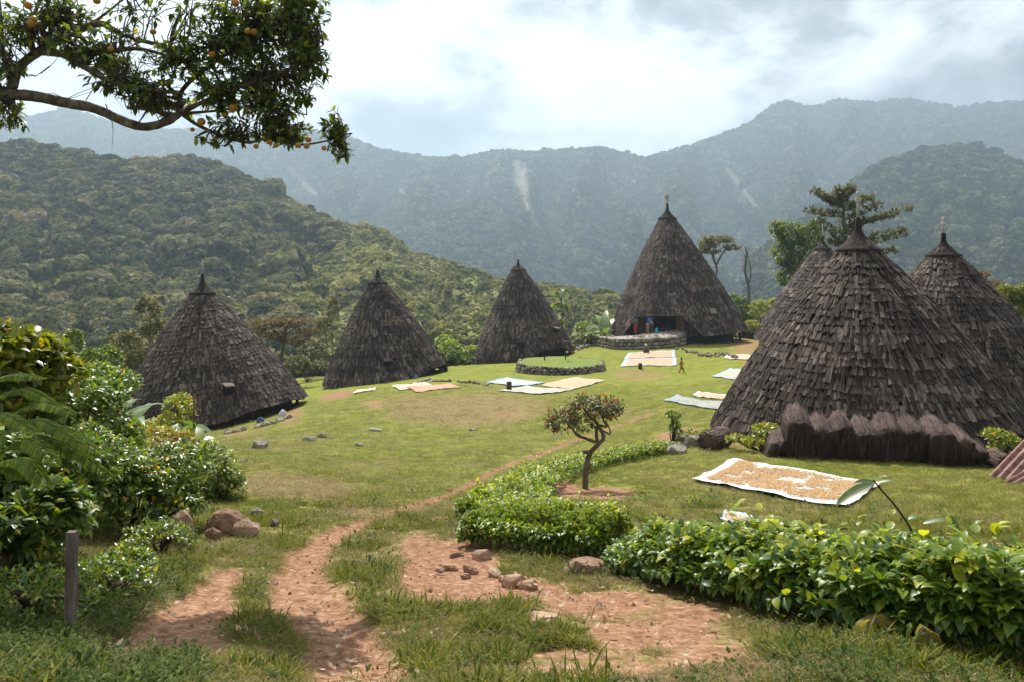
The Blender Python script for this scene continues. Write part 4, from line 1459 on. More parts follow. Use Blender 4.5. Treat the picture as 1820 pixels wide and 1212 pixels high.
def build_bundles():
    GR = 'fibre bundles piled before the nearest hut'
    p0, p1 = gp(1384, 806), gp(1752, 838)
    p0[1] = 19.2; p0[0] = (1384 - 910) / F * p0[1]
    p1[1] = 18.3; p1[0] = (1752 - 910) / F * p1[1]
    along = nrm((p1 - p0) * np.array((1, 1, 0)))
    back = np.array((-along[1], along[0], 0)); back = back if back[1] > 0 else -back
    spec = [(-.02, .36, .62, 'slumped fibre bundle at the far left end of the pile', .35), (.10, .52, 1.22, 'tall fibre bundle with reddish top, second from the left of the pile', .05), (.225, .55, 1.28, 'fibre bundle rising highest on the left half of the pile', .0), (.335, .46, 1.10, 'narrow fibre bundle in the left middle of the pile, third from left', .0), (.445, .50, 1.12, 'fibre bundle with a step at its right edge, near the centre of the pile', .0),
            (.565, .56, 1.18, 'fibre bundle with a yellow stalk on top, right of the pile centre', .0), (.685, .54, 1.16, 'broad fibre bundle in the right half of the pile', .0), (.80, .54, 1.20, 'fibre bundle with rounded shoulder near the right end of the pile', .0), (.905, .42, .95, 'lower fibre bundle stepping down at the right of the pile', .0), (.99, .42, .62, 'greyish low fibre bundle ending the pile on the right', -.1)]
    for q, (t, w, h, lab, lean) in enumerate(spec):
        h *= .76 + .07 * math.sin(q * 2.7); w *= 1.0
        c = p0 + (p1 - p0) * t
        c[2] = G(c[0], c[1]) - .05
        root = thing('fibre_bundle', lab, 'bundle', c, GR)
        prof = np.array([(.12, 0), (.03, .4 * h), (-.05, .80 * h), (-.02, .90 * h), (.16, .97 * h), (.5, 1.06 * h), (.85, 1.12 * h), (1.05, 1.05 * h), (1.2, .6 * h), (1.3, 0)])
        tt = np.linspace(0, 1, 26)
        sp = smooth_path(np.column_stack([prof, np.zeros(len(prof))]), 26)
        nv = 13

        def SF(u, v, out=0.0):
            fx = np.interp(u, tt, sp[:, 0]); fz = np.interp(u, tt, sp[:, 1])
            cy, cz = .6, .45 * h
            rx, rz = fx - cy, fz - cz
            ln = np.hypot(rx, rz) + 1e-6
            # shoulders round off towards the sides, a few ribs run along the drape
            k = -(.04 + .44 * np.clip(fz / h - .55, 0, 1)) * np.abs(v) ** 2.4 + .02 * np.sin(v * 8 + q) + .05 * np.sin(q * 1.9) + out
            fx = fx + rx / ln * k; fz = fz + np.where(fz > .05, rz / ln * k, 0)
            lat = v * w * .56 + lean * fz
            return c + along * lat[..., None] + back * fx[..., None] + np.array((0, 0, 1.0)) * (fz[..., None] + .05 * np.sin(q * 2.3))
        U, Vv = np.meshgrid(np.linspace(0, 1, 30), np.linspace(-1, 1, nv), indexing='ij')
        base = SF(U, Vv, (fbm(U * 7, Vv * 2.2 + q * 7, q, 3) - .5) * .24)
        i = np.arange(29)[:, None] * nv; j = np.arange(nv - 1)[None]
        mb = MB()
        mb.add(base.reshape(-1, 3), np.stack([i + j, i + j + 1, i + nv + j + 1, i + nv + j], -1).reshape(-1, 4), .3, np.stack([Vv.ravel() * 1.2 + 3, U.ravel() * 9 + .1], -1))
        for s in (0, nv - 1):
            ring = [k_ * nv + s for k_ in range(30)]
            mb.F.append(np.array([[ring[0], ring[a], ring[a + 1]] for a in range(1, 29)]) ); mb.M.append(np.zeros(28, int))
        mb.build('bundle_core', FIBRE_SHADE, root, smooth=True)
        n = 1500
        u0 = np.where(RNG.random(n) < .88, RNG.uniform(.36, .9, n), RNG.uniform(.02, .9, n)); v0 = RNG.uniform(-1, 1, n); L = RNG.uniform(.04, .12, n)  # paler strands lie mostly over the tops, colouring them as sunlit
        o0 = RNG.uniform(.0, .02, n); o1 = RNG.uniform(.015, .06, n) + np.where(RNG.random(n) < .15, .07, 0); wv = RNG.uniform(.005, .014, n); dv = RNG.normal(0, .04, n)
        A = SF(u0, v0 - wv, o0); B = SF(u0, v0 + wv, o0); C_ = SF(np.clip(u0 + L, 0, 1), np.clip(v0 + dv, -1, 1), o1)
        M_ = SF(np.clip(u0 + L / 2, 0, 1), v0 + dv * .5 + wv, (o0 + o1) * .55); M2 = SF(np.clip(u0 + L / 2, 0, 1), v0 + dv * .5 - wv, (o0 + o1) * .55)
        W = np.stack([A, B, M_, M2, C_], 1).reshape(-1, 3)
        b5 = np.arange(n)[:, None] * 5
        Fc = np.concatenate([b5 + np.array((0, 1, 2)), b5 + np.array((0, 2, 3)), b5 + np.array((3, 2, 4))])
        mb = MB(); mb.add(W, Fc, np.repeat(RNG.uniform(0.25, 1.25, n), 5), np.tile(np.array([(.1, .1), (.9, .1), (.9, .5), (.1, .5), (.5, .9)]), (n, 1)))
        mb.build('fibres', FIBRE, root, kind='stuff')

    def roll(px, py, L, r, ang, lab, hollow=True):
        p = gp(px, py); root = thing('fibre_roll', lab, 'roll', p)
        d = np.array((math.cos(ang), math.sin(ang), .05)); c = p + np.array((0, 0, r * .9))
        mb = MB(); n = 12
        ts = np.linspace(-L / 2, L / 2, n)
        tube(mb, [c + d * t for t in ts], r * (1 + .08 * np.sin(ts * 7)), 14, .4, .16)
        mb.build('bundle_core', FIBRE, root, smooth=True)
        mb = MB(); m = 420
        A_ = nrm(np.cross(d, (0, 0, 1))); B_ = np.cross(A_, d)
        th = RNG.uniform(0, 6.28, m); t0 = RNG.uniform(-L / 2, L / 2, m)
        rad = lambda t_, k: A_ * np.cos(t_)[:, None] * k + B_ * np.sin(t_)[:, None] * k
        P0 = c + d * t0[:, None] + rad(th, r); P1 = c + d * t0[:, None] + rad(th + .12, r); P2 = c + d * (t0 - .22)[:, None] + rad(th + RNG.normal(0, .2, m), r * 1.13)
        mb.add(np.stack([P0, P1, P2], 1).reshape(-1, 3), np.arange(m * 3).reshape(-1, 3), np.repeat(RNG.uniform(.2, 1, m), 3), np.tile(np.array([(.1, .1), (.9, .1), (.5, .9)]), (m, 1)))
        mb.build('fibres', FIBRE, root, kind='stuff')
        e = c - d * (L / 2 + .006)
        mb = MB(); k = 14; a = np.arange(k) * 2 * math.pi / k
        ring = e + (A_ * np.cos(a)[:, None] + B_ * np.sin(a)[:, None]) * r * .62
        mb.add(np.vstack([ring, e + d * .12]), np.stack([np.arange(k), (np.arange(k) + 1) % k, np.full(k, k)], -1))
        mb.build('hollow_end', CAPM, root)
    roll(1274, 796, .85, .27, .75, 'small dark fibre roll with a hollow end lying left of the nearest hut')
    roll(1775, 830, .5, .20, 1.5, 'small pale fibre roll beside the rusty metal sheet')
    roll(1812, 796, .9, .34, 2.0, 'grey fibre roll at the right edge behind the rusty sheet')

    # corrugated roof sheets, rusty, leaning at the right edge
    m = rough_mat('rusty_sheet', [(0.25, (0.13, 0.05, 0.035)), (0.5, (0.30, 0.15, 0.125)), (0.75, (0.46, 0.34, 0.33))], scale=2.2, bump=.2, stretch=(1, 3, 1), rough=.6, spec=.4, use_tint=.9)
    for lab, A, B, C_, t in (('reddish brown corrugated sheet leaning at the right edge, upper one', PT(1757, 845, 15.6), PT(1838, 762, 16.6), PT(1900, 868, 15.2), .62), ('orange rusty corrugated sheet under the upper one at the right edge', PT(1782, 856, 15.3), PT(1850, 822, 15.9), PT(1930, 874, 15.0), .15)):
        e1, e2 = B - A, C_ - A
        nn = nrm(np.cross(e2, e1))
        nu, nv = 41, 9
        U, V = np.meshgrid(np.linspace(0, 1, nu), np.linspace(0, 1, nv), indexing='ij')
        W = A + U[..., None] * e2 + V[..., None] * e1 + nn * (.025 * np.sin(U * math.pi * 18) + .02 * np.sin(V * 3))[..., None]
        mb = MB(); i = np.arange(nu - 1)[:, None] * nv; j = np.arange(nv - 1)[None]
        fc = np.stack([i + j, i + j + 1, i + nv + j + 1, i + nv + j], -1).reshape(-1, 4)
        mb.add(W.reshape(-1, 3), fc, t); mb.add((W - nn * .006).reshape(-1, 3), fc[:, ::-1], t)
        o = mb.build('corrugated_sheet', m, None, True, loc=A)
        tag(o, lab, 'metal sheet', 'rusty corrugated sheets')


build_bundles()


def cloth_mat(name, base, grain, thr, edge_only=False, scale=5.5):
    m, nt, out = new_mat(name)
    L = nt.links.new
    uv = N(nt, 'ShaderNodeUVMap'); geo = N(nt, 'ShaderNodeNewGeometry')
    sep = N(nt, 'ShaderNodeSeparateXYZ'); L(uv.outputs[0], sep.inputs[0])
    d = mth(nt, 'MINIMUM', mth(nt, 'MINIMUM', sep.outputs[0], mth(nt, 'SUBTRACT', 1, sep.outputs[0])), mth(nt, 'MINIMUM', sep.outputs[1], mth(nt, 'SUBTRACT', 1, sep.outputs[1])))
    n1 = N(nt, 'ShaderNodeTexNoise', i_Scale=scale, i_Detail=5.0, i_Roughness=0.65, i_Distortion=0.6); L(geo.outputs['Position'], n1.inputs['Vector'])
    n2 = N(nt, 'ShaderNodeTexNoise', i_Scale=38.0, i_Detail=2.0); L(geo.outputs['Position'], n2.inputs['Vector'])
    f = mth(nt, 'ADD', mth(nt, 'MULTIPLY', n1.outputs[0], 0.9), mth(nt, 'MULTIPLY', mth(nt, 'SUBTRACT', n2.outputs[0], .5), .5))
    f = mth(nt, 'ADD', f, mth(nt, 'MULTIPLY', mth(nt, 'MINIMUM', mth(nt, 'SUBTRACT', d, .085), 0.0), 6.0))
    f = ramp(nt, f, [(thr - .05, 0.0), (thr + .05, 1.0)])
    g = ramp(nt, n2.outputs[0], [(.3, tuple(v * .6 for v in grain)), (.7, tuple(min(v * 1.3, .9) for v in grain))])
    mx = N(nt, 'ShaderNodeMix', data_type='RGBA')
    L(f.outputs[0], mx.inputs[0]); mx.inputs[6].default_value = (*base, 1); L(g.outputs[0], mx.inputs[7])
    bs = N(nt, 'ShaderNodeBsdfPrincipled'); L(mx.outputs[2], bs.inputs['Base Color']); bs.inputs['Roughness'].default_value = .85
    bs.inputs['Specular IOR Level'].default_value = .2
    bp = N(nt, 'ShaderNodeBump'); bp.inputs['Strength'].default_value = .6; bp.inputs['Distance'].default_value = .02
    L(f.outputs[0], bp.inputs['Height']); L(bp.outputs[0], bs.inputs['Normal'])
    L(bs.outputs[0], out.inputs[0])
    return m


def build_sheets():
    GR = 'sheets of drying crop spread on the grass'

    def sheet(label, quad, base, grain, thr=.46, grains=0, n=28, inset=.07, cat='drying sheet', pat=None, fold=.03):
        Q = [gp(*p) for p in quad]            # near-left, far-left, far-right, near-right
        u, v = np.meshgrid(np.linspace(0, 1, n), np.linspace(0, 1, n), indexing='ij')

        def pos(u, v):
            u = u[..., None]; v = v[..., None]
            return (Q[0] * (1 - u) + Q[3] * u) * (1 - v) + (Q[1] * (1 - u) + Q[2] * u) * v
        W = pos(u, v)
        ed = np.minimum(np.minimum(u, 1 - u), np.minimum(v, 1 - v))
        wob = (fbm(u * 7, v * 7, len(label), 3) - .5)
        W[..., 0] += (fbm(u * 6, v * 6, 3, 2) - .5) * .12 * (ed < .02)
        W[..., 1] += (fbm(u * 6, v * 6, 8, 2) - .5) * .12 * (ed < .02)
        x, y = W[..., 0], W[..., 1]
        W[..., 2] = gz(x, y) + .05 + np.maximum(wob, -.2) * fold * 2 + fold * np.maximum(0, 1 - ed / .05) * (fbm(u * 19, v * 19, 5, 2))
        root = thing('drying_sheet', label, cat, W.reshape(-1, 3).mean(0), GR)
        mb = MB(); i = np.arange(n - 1)[:, None] * n; j = np.arange(n - 1)[None]
        fc = np.stack([i + j, i + n + j, i + n + j + 1, i + j + 1], -1).reshape(-1, 4)
        mb.add(W.reshape(-1, 3), fc, .5, np.stack([u.ravel() * .999 + .0005, v.ravel() * .999 + .0005], -1))
        mb.build('cloth', cloth_mat('cloth', base, grain, thr), root, smooth=True)
        if grains:
            uu = RNG.random(grains * 3) * (1 - 2 * inset) + inset; vv = RNG.random(grains * 3) * (1 - 2 * inset) + inset
            P = pos(uu, vv)
            dens = fbm(P[:, 0] * 2.2, P[:, 1] * 3.6, 1, 4) + (fbm(P[:, 0] * 9, P[:, 1] * 9, 2, 2) - .5) * .5
            if pat is not None: dens = dens + pat(uu, vv)
            k = dens > thr - .02
            P = P[k][:grains]
            m = len(P)
            P[:, 2] = gz(P[:, 0], P[:, 1]) + .062 + np.abs(RNG.normal(0, .008, m)) + fold * .5
            a = RNG.uniform(0, 6.28, m); s = RNG.uniform(.010, .022, m)
            X = np.stack([np.cos(a), np.sin(a), RNG.normal(0, .25, m)], -1) * s[:, None]; Y = np.stack([-np.sin(a), np.cos(a), RNG.normal(0, .25, m)], -1) * s[:, None] * .7
            Z = np.array((0, 0, 1.0)) * s[:, None] * .5
            T = np.stack([P - X, P + Y + Z * .3, P + X, P - Y + Z * .3, P + Z], 1).reshape(-1, 3)
            b5 = np.arange(m)[:, None] * 5
            Fc = np.concatenate([b5 + np.array(t) for t in ((0, 4, 1), (1, 4, 2), (2, 4, 3), (3, 4, 0))])
            gb = MB(); gb.add(T, Fc, np.repeat(RNG.uniform(0, 1, m), 5))
            gb.build('drying_beans', rough_mat('beans', [(.2, (.30, .155, .06)), (.5, (.50, .29, .13)), (.8, (.62, .42, .22))], scale=30, bump=0, use_tint=1.0), root, kind='stuff')
        return root
    W_, B_, T_ = (.66, .67, .68), (.40, .58, .78), (.50, .33, .17)
    sheet('large white sheet of brown beans on the grass before the fibre bundles', [(1233, 856), (1301, 819), (1566, 862), (1500, 905)], W_, T_, .47, 15000, 40)
    sheet('corner of a blue edged bean sheet showing just above the front hedge', [(1282, 930), (1288, 912), (1345, 925), (1340, 940)], (.40, .54, .72), T_, .38)
    sheet('grey blue tarpaulin half covered with beans left of the nearest hut', [(1180, 712), (1202, 703), (1300, 716), (1298, 734)], (.26, .36, .42), (.48, .36, .22), .47)
    sheet('narrow white edged bean sheet behind the grey blue tarpaulin', [(1232, 703), (1240, 697), (1305, 703), (1302, 711)], W_, (.52, .38, .24), .34)
    sheet('light blue edged sheet beside the left slope of the nearest hut', [(1266, 669), (1298, 655), (1352, 660), (1330, 679)], (.32, .46, .62), (.46, .39, .31), .36)
    sheet('pinkish bean sheet near the hut half hidden behind the nearest one', [(1288, 636), (1292, 628), (1345, 631), (1352, 639)], (.62, .52, .46), (.56, .42, .30), .38)
    sheet('far half of the large white double sheet before the paved terrace', [(1110, 638), (1118, 627), (1199, 623), (1200, 635)], (.42, .50, .58), (.50, .36, .24), .30)
    sheet('near half of the large white double sheet, with a dark stump at its edge', [(1103, 652), (1110, 639), (1202, 636), (1202, 649)], (.42, .50, .58), (.50, .36, .24), .32)
    sheet('blue edged sheet of pale crop below the round stone terrace', [(862, 680), (902, 671), (970, 680), (912, 687)], (.22, .38, .60), (.48, .45, .42), .36)
    sheet('grey white crop sheet in front of the blue edged one', [(886, 695), (935, 686), (1022, 694), (960, 701)], (.48, .47, .44), (.46, .43, .38), .33)
    sheet('tan bean sheet right of the grey white crop sheet', [(963, 685), (1020, 671), (1077, 676), (1015, 693)], (.46, .38, .28), (.50, .38, .25), .30)
    sheet('reddish orange sheet below the second hut', [(741, 698), (722, 689), (800, 683), (820, 689)], (.50, .22, .14), (.50, .36, .27), .42)
    sheet('pale pinkish sheet overlapping the left end of the reddish one', [(712, 694), (695, 686), (755, 680), (768, 686)], (.62, .54, .44), (.58, .46, .36), .40)
    sheet('thin pale sheet lying left of the other sheets below the second hut', [(628, 700), (634, 694), (668, 689), (666, 694)], (.66, .55, .44), (.58, .46, .36), .40)
    # blue tarpaulin bundle and scraps by the second hut, red scrap by hut three
    for nm, lab, cat, px, py, w, h, col in (('tarpaulin_heap', 'crumpled blue tarpaulin under the raised eave of the second hut', 'tarpaulin', 733, 671, 24, 9, (.10, .22, .50)), ('orange_cloth', 'orange cloth hanging at the foot of the second hut', 'cloth', 709, 672, 6, 12, (.60, .30, .04)), ('red_cloth', 'orange red cloth under the eave of the third hut', 'cloth', 866, 646, 15, 9, (.55, .13, .03)),
                                            ('blue_cloth', 'dark blue bundle under the eave of the leftmost hut', 'cloth', 463, 750, 14, 10, (.06, .10, .22)), ('white_sack', 'whitish sack under the eave of the leftmost hut', 'sack', 502, 738, 14, 12, (.55, .55, .55)), ('red_planter', 'dark red heap beside the banana plants left of the tallest hut', 'heap', 1068, 594, 22, 12, (.16, .06, .05))):
        p = gp(px, py); s = p[1] / F
        bm = bmesh.new(); bmesh.ops.create_icosphere(bm, subdivisions=3, radius=1)
        for v in bm.verts:
            q = np.array(v.co); k = 1 + .5 * (fbm(q[:1] * 1.7 + px, q[1:2] * 1.7, q[2:] * 1.7, 3)[0] - .5)
            v.co = (q[0] * w * s / 2 * k, q[1] * w * s / 2 * .8 * k, max(q[2] * h * s * .9 * k, -.1))
        me = bpy.data.meshes.new(nm); bm.to_mesh(me); bm.free(); me.materials.append(plain_mat(nm + '_fabric', col))
        o = bpy.data.objects.new(nm, me); COL.objects.link(o); o.location = tuple(p); tag(o, lab, cat)


build_sheets()


def build_post():
    p = gp(126, 1122)
    D = p[1]; s = D / F
    h = 178 * s; w = 8.2 * s
    root = thing('wooden_post', 'weathered square wooden post standing alone at the left', 'post', p)
    mb = MB(); n = 14
    for k in range(n):
        pass
    zs = np.linspace(-.25, h, n)
    V = []
    for z in zs:
        for dx, dy in ((-1, -1), (1, -1), (1, 1), (-1, 1)):
            V.append((p[0] + (dx * w + random.uniform(-.004, .004)) + z * .01, p[1] + dy * w * .9 + random.uniform(-.004, .004), p[2] + z))
    i = np.arange(n - 1)[:, None] * 4; j = np.arange(4)[None]; j2 = (j + 1) % 4
    mb.add(V, [np.stack([i + j, i + j2, i + 4 + j2, i + 4 + j], -1).reshape(-1, 4), np.array([[4 * n - 4, 4 * n - 3, 4 * n - 2, 4 * n - 1]])])
    mb.build('post_wood', rough_mat('post_grey', [(.28, (.05, .04, .035)), (.5, (.15, .12, .10)), (.72, (.30, .22, .18))], scale=10, stretch=(3, 3, .35), bump=.9, dist=.02), root)
    # thin pole among the large leaves
    a = PT(345, 790, 15.5); b = PT(345, 700, 15.5)
    mb = MB(); tube(mb, [a - np.array((0, 0, .8)), (a + b) / 2, b], [.022, .02, .018], 6)
    o = mb.build('thin_pole', rough_mat('pole_brown', [(.3, (.06, .03, .018)), (.7, (.18, .10, .06))], scale=12), None, True, loc=a); tag(o, 'thin brown pole sticking up from the large leaved plant', 'pole')
    # spindly post with a pale top at the back of the round terrace, small dark post inside
    c, R, top = TERR
    for px, hh, lab, wd in ((1005, 1.5, 'thin post with a broad pale top at the back of the round terrace', .05), (968, .45, 'small dark upright stone standing inside the round terrace', .07)):
        x = (px - 910) / F * (c[1] + .5)
        mb = MB(); tube(mb, [(x, c[1] + .5, top - .05), (x, c[1] + .5, top + hh)], [wd, wd * .8], 6)
        if hh > 1: box(mb, (x, c[1] + .5, top + hh), (.22, 0, 0), (0, .15, 0), (0, 0, .05))
        o = mb.build('terrace_post', PLANK if hh > 1 else UNDER, None, loc=(x, c[1] + .5, top)); tag(o, lab, 'post')


build_post()


# ------------------------------------------------------------------ vegetation
GLOSSY = leaf_mat('hedge_leaf', [(0.0, (0.035, 0.084, 0.016)), (0.4, (0.087, 0.176, 0.025)), (0.7, (0.208, 0.290, 0.028)), (1.0, (0.415, 0.430, 0.031))], trans=0.45, rough=0.40, spec=0.55, tmul=(1.7, 1.6, .5))
CITRUS = leaf_mat('citrus_leaf', [(0.0, (0.033, 0.069, 0.017)), (0.5, (0.085, 0.133, 0.024)), (0.85, (0.210, 0.255, 0.031)), (1.0, (0.448, 0.367, 0.043))], trans=0.48, rough=0.38, spec=0.5, tmul=(1.6, 1.5, .5))
YELLOW = leaf_mat('yellow_leaf', [(0.0, (0.081, 0.127, 0.014)), (0.4, (0.178, 0.208, 0.018)), (0.8, (0.341, 0.297, 0.025)), (0.95, (0.551, 0.327, 0.023)), (1.0, (0.681, 0.327, 0.023))], trans=0.45, rough=0.35, spec=0.6, tmul=(1.5, 1.5, .5))
GREEN = leaf_mat('shrub_leaf', [(0.0, (0.047, 0.104, 0.020)), (0.5, (0.137, 0.211, 0.032)), (0.85, (0.317, 0.356, 0.041)), (0.97, (0.528, 0.414, 0.048))], trans=0.42, rough=0.36, spec=0.6, tmul=(1.6, 1.6, .5))
SPECKLED = leaf_mat('speckled_leaf', [(0.0, (0.047, 0.104, 0.020)), (0.5, (0.137, 0.211, 0.032)), (0.85, (0.317, 0.356, 0.041)), (0.97, (0.528, 0.414, 0.048)), (1.0, (0.950, 0.438, 0.032))], trans=0.42, rough=0.36, spec=0.6, tmul=(1.6, 1.6, .5))
VINE = leaf_mat('vine_leaf', [(0.0, (0.034, 0.078, 0.018)), (0.5, (0.097, 0.166, 0.030)), (0.9, (0.238, 0.293, 0.038)), (1.0, (0.419, 0.365, 0.043))], trans=0.4, rough=0.38, spec=0.5, tmul=(1.6, 1.6, .5))
FEATHER = leaf_mat('feather_leaf', [(0.0, (0.061, 0.125, 0.020)), (0.5, (0.166, 0.240, 0.033)), (1.0, (0.413, 0.408, 0.051))], trans=0.45, rough=0.5, spec=0.4, tmul=(1.6, 1.6, .5))
TARO = leaf_mat('large_leaf', [(0.0, (0.06, 0.11, 0.025)), (0.6, (0.13, 0.20, 0.05)), (1.0, (0.26, 0.33, 0.12))], trans=0.4, rough=0.35, spec=0.7, tmul=(1.4, 1.5, .5))
PALEL = leaf_mat('dusty_leaf', [(0.0, (0.10, 0.15, 0.08)), (1.0, (0.24, 0.30, 0.20))], trans=0.25, rough=0.5, spec=0.5)
OLIVE = leaf_mat('olive_leaf', [(0.0, (0.035, 0.048, 0.014)), (0.5, (0.096, 0.104, 0.026)), (1.0, (0.221, 0.196, 0.054))], trans=0.35, rough=0.5, spec=0.4, tmul=(1.4, 1.4, .5))
RUSTY = leaf_mat('rusty_leaf', [(0.0, (0.06, 0.045, 0.018)), (0.5, (0.14, 0.09, 0.035)), (1.0, (0.24, 0.14, 0.05))], trans=0.35, rough=0.6, spec=0.3)
FLOWER = leaf_mat('orange_flower', [(0.0, (0.50, 0.085, 0.02)), (1.0, (0.66, 0.20, 0.05))], trans=0.35, rough=0.6, spec=0.3, tmul=(1.2, 1.0, .6))
BARK = rough_mat('bark', [(0.28, (0.030, 0.022, 0.016)), (0.5, (0.10, 0.078, 0.056)), (0.66, (0.20, 0.17, 0.13)), (0.78, (0.36, 0.35, 0.30))], scale=16, detail=7, bump=1.0, stretch=(1, 1, .6), dist=.02, use_tint=.15)
TWIG = rough_mat('twig', [(0.3, (0.035, 0.022, 0.014)), (0.7, (0.12, 0.08, 0.05))], scale=14)
FRUIT = rough_mat('citrus_fruit', [(0.3, (0.34, 0.15, 0.012)), (0.7, (0.52, 0.30, 0.03))], scale=20, bump=.15, rough=.45, spec=.5, use_tint=.6, dist=.004)
T1, T2, T4 = leaf_template(1, .26, .3, .12), leaf_template(2, .25, .28, .18), leaf_template(4, .27, .25, .25)
TB = leaf_template(4, .30, .22, .28)


def shrub(name, label, cat, key, mat, tpl, base, blobs, ln, per, ntw, singles=0, tint=(.5, .2), spread=.9, up=.35, group=None, top_light=.25):
    """blobs: (centre, radii) in metres; twigs run from inside each blob to its uneven surface"""
    base = np.asarray(base, float)
    root = thing(name, label, cat, base, group)
    S, E, Wt = [], [], []
    vol = np.array([r[0] * r[1] * r[2] for _, r in blobs]) ** .67
    mbs = MB()
    for (c, r), v in zip(blobs, vol / vol.sum()):
        c = np.asarray(c, float); r = np.asarray(r, float)
        n = max(int(ntw * v), 6)
        d = sph(n); d[:, 2] = np.where(d[:, 2] < -.35, -d[:, 2], d[:, 2])
        rough = .72 + .42 * fbm(d[:, 0] * 2.1 + c[0] * 9, d[:, 1] * 2.1, d[:, 2] * 2.1, 3)
        e = c + d * r * rough[:, None]
        s = c + d * r * .35 + RNG.normal(0, .1, (n, 3)) * r
        S.append(s); E.append(e)
        Wt.append(d[:, 2])
        for k in range(min(n, 9)):
            tube(mbs, [base + RNG.normal(0, .05, 3) * np.array((1, 1, 0)) * r[0], (base + c) / 2 + RNG.normal(0, .12, 3) * r[0], s[k], e[k]], [.016, .013, .009, .003], 4, .5, 0, False)
    S, E, Wt = np.concatenate(S), np.concatenate(E), np.concatenate(Wt)
    z = G(0, 0)
    pos, d, u, L = twig_leaves(S, E, per, ln, spread, up)
    t = np.clip(RNG.normal(tint[0], tint[1], len(pos)) + np.repeat(RNG.normal(0, .12, len(S)), per), 0, 1)
    zg = gz(pos[:, 0], pos[:, 1])
    k = pos[:, 2] > zg + .02
    foliage(root, key, tpl, mat, pos[k], d[k], u[k], L[k], t[k], singles)
    mbs.build('stem', TWIG, root, smooth=True)
    return root


def BL(px, py, D, rx_px, ry_px, depth):
    s = D / F
    return (PT(px, py, D), (rx_px * s, depth, ry_px * s))


def build_hedges():
    def hedge(label, path, h, hw, ln, ntw, per, key, tpl, singles, tint=(.5, .2), grp='low leafy hedges'):
        P = smooth_path([on_ground(px, D) if len(q) == 2 else q for q in path for px, D in [q[:2]]], 40)
        root = thing('hedge', label, 'hedge', P[20], grp)
        t = RNG.uniform(0, 38.99, ntw); i = t.astype(int); f = (t - i)[:, None]
        c = P[i] * (1 - f) + P[i + 1] * f
        T = nrm((P[i + 1] - P[i]) * np.array((1, 1, 0)))
        side = np.stack([T[:, 1], -T[:, 0], np.zeros(len(T))], -1)
        phi = RNG.uniform(-1.75, 1.75, ntw)
        hh = np.interp(t, np.linspace(0, 39, len(h)), h) if isinstance(h, (list, tuple)) else np.full(ntw, h)
        ww = np.interp(t, np.linspace(0, 39, len(hw)), hw) if isinstance(hw, (list, tuple)) else np.full(ntw, hw)
        rough = .52 + .88 * fbm(c[:, 0] * 2.4, c[:, 1] * 2.4, phi * 1.7, 3) + np.where((RNG.random(ntw) < .035) & (np.abs(phi) < .8), RNG.uniform(.1, .38, ntw), 0)
        endcap = np.minimum(np.minimum(t, 39 - t) / 3.0, 1) ** .5 * .35 + .65
        sx = np.sign(np.sin(phi)) * np.abs(np.sin(phi)) ** .75 * ww * rough * endcap
        sz = hh * (.42 + .58 * np.cos(phi)) * rough * endcap
        e = c + side * sx[:, None]; e[:, 2] = c[:, 2] + np.maximum(sz, .06)
        s = c + side * (sx * .45)[:, None]; s[:, 2] = c[:, 2] + hh * .40
        cut = gz(e[:, 0], e[:, 1]); e[:, 2] = np.maximum(e[:, 2], cut + .05)
        pos, d, u, L = twig_leaves(s, e, per, ln, .85, .4, lvar=.5)
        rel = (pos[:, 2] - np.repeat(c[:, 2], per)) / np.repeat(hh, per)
        tn = np.clip(RNG.normal(tint[0], tint[1], len(pos)) + (rel - .55) * .45, 0, 1)     # leaf tint gets paler towards the top of the hedge
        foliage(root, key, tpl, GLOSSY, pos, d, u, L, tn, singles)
        mb = MB()
        for k in range(90):
            q = random.randrange(ntw)
            tube(mb, [P[i[q]] + np.array((random.uniform(-.08, .08), random.uniform(-.08, .08), -.05)), (P[i[q]] + s[q]) / 2 + RNG.normal(0, .04, 3), s[q], e[q]], [.014, .012, .009, .004], 4, .5, 0, False)
        mb.build('stem', TWIG, root, smooth=True)
        return root
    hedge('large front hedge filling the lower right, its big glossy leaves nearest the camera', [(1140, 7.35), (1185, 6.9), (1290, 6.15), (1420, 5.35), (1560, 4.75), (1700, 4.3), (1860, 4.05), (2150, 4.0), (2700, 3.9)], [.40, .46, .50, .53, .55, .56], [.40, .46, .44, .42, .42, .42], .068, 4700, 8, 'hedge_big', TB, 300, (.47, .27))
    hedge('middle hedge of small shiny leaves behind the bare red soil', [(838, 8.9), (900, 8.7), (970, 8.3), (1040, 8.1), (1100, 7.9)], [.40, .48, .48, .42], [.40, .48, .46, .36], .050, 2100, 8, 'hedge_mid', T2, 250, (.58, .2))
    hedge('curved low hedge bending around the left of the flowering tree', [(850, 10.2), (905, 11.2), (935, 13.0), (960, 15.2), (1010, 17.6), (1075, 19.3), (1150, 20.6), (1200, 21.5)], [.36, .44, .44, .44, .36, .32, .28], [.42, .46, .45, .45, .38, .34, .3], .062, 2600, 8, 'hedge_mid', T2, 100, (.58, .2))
    # gap filler: narrow upright stems right of the middle hedge (grass-like shoot)


build_hedges()


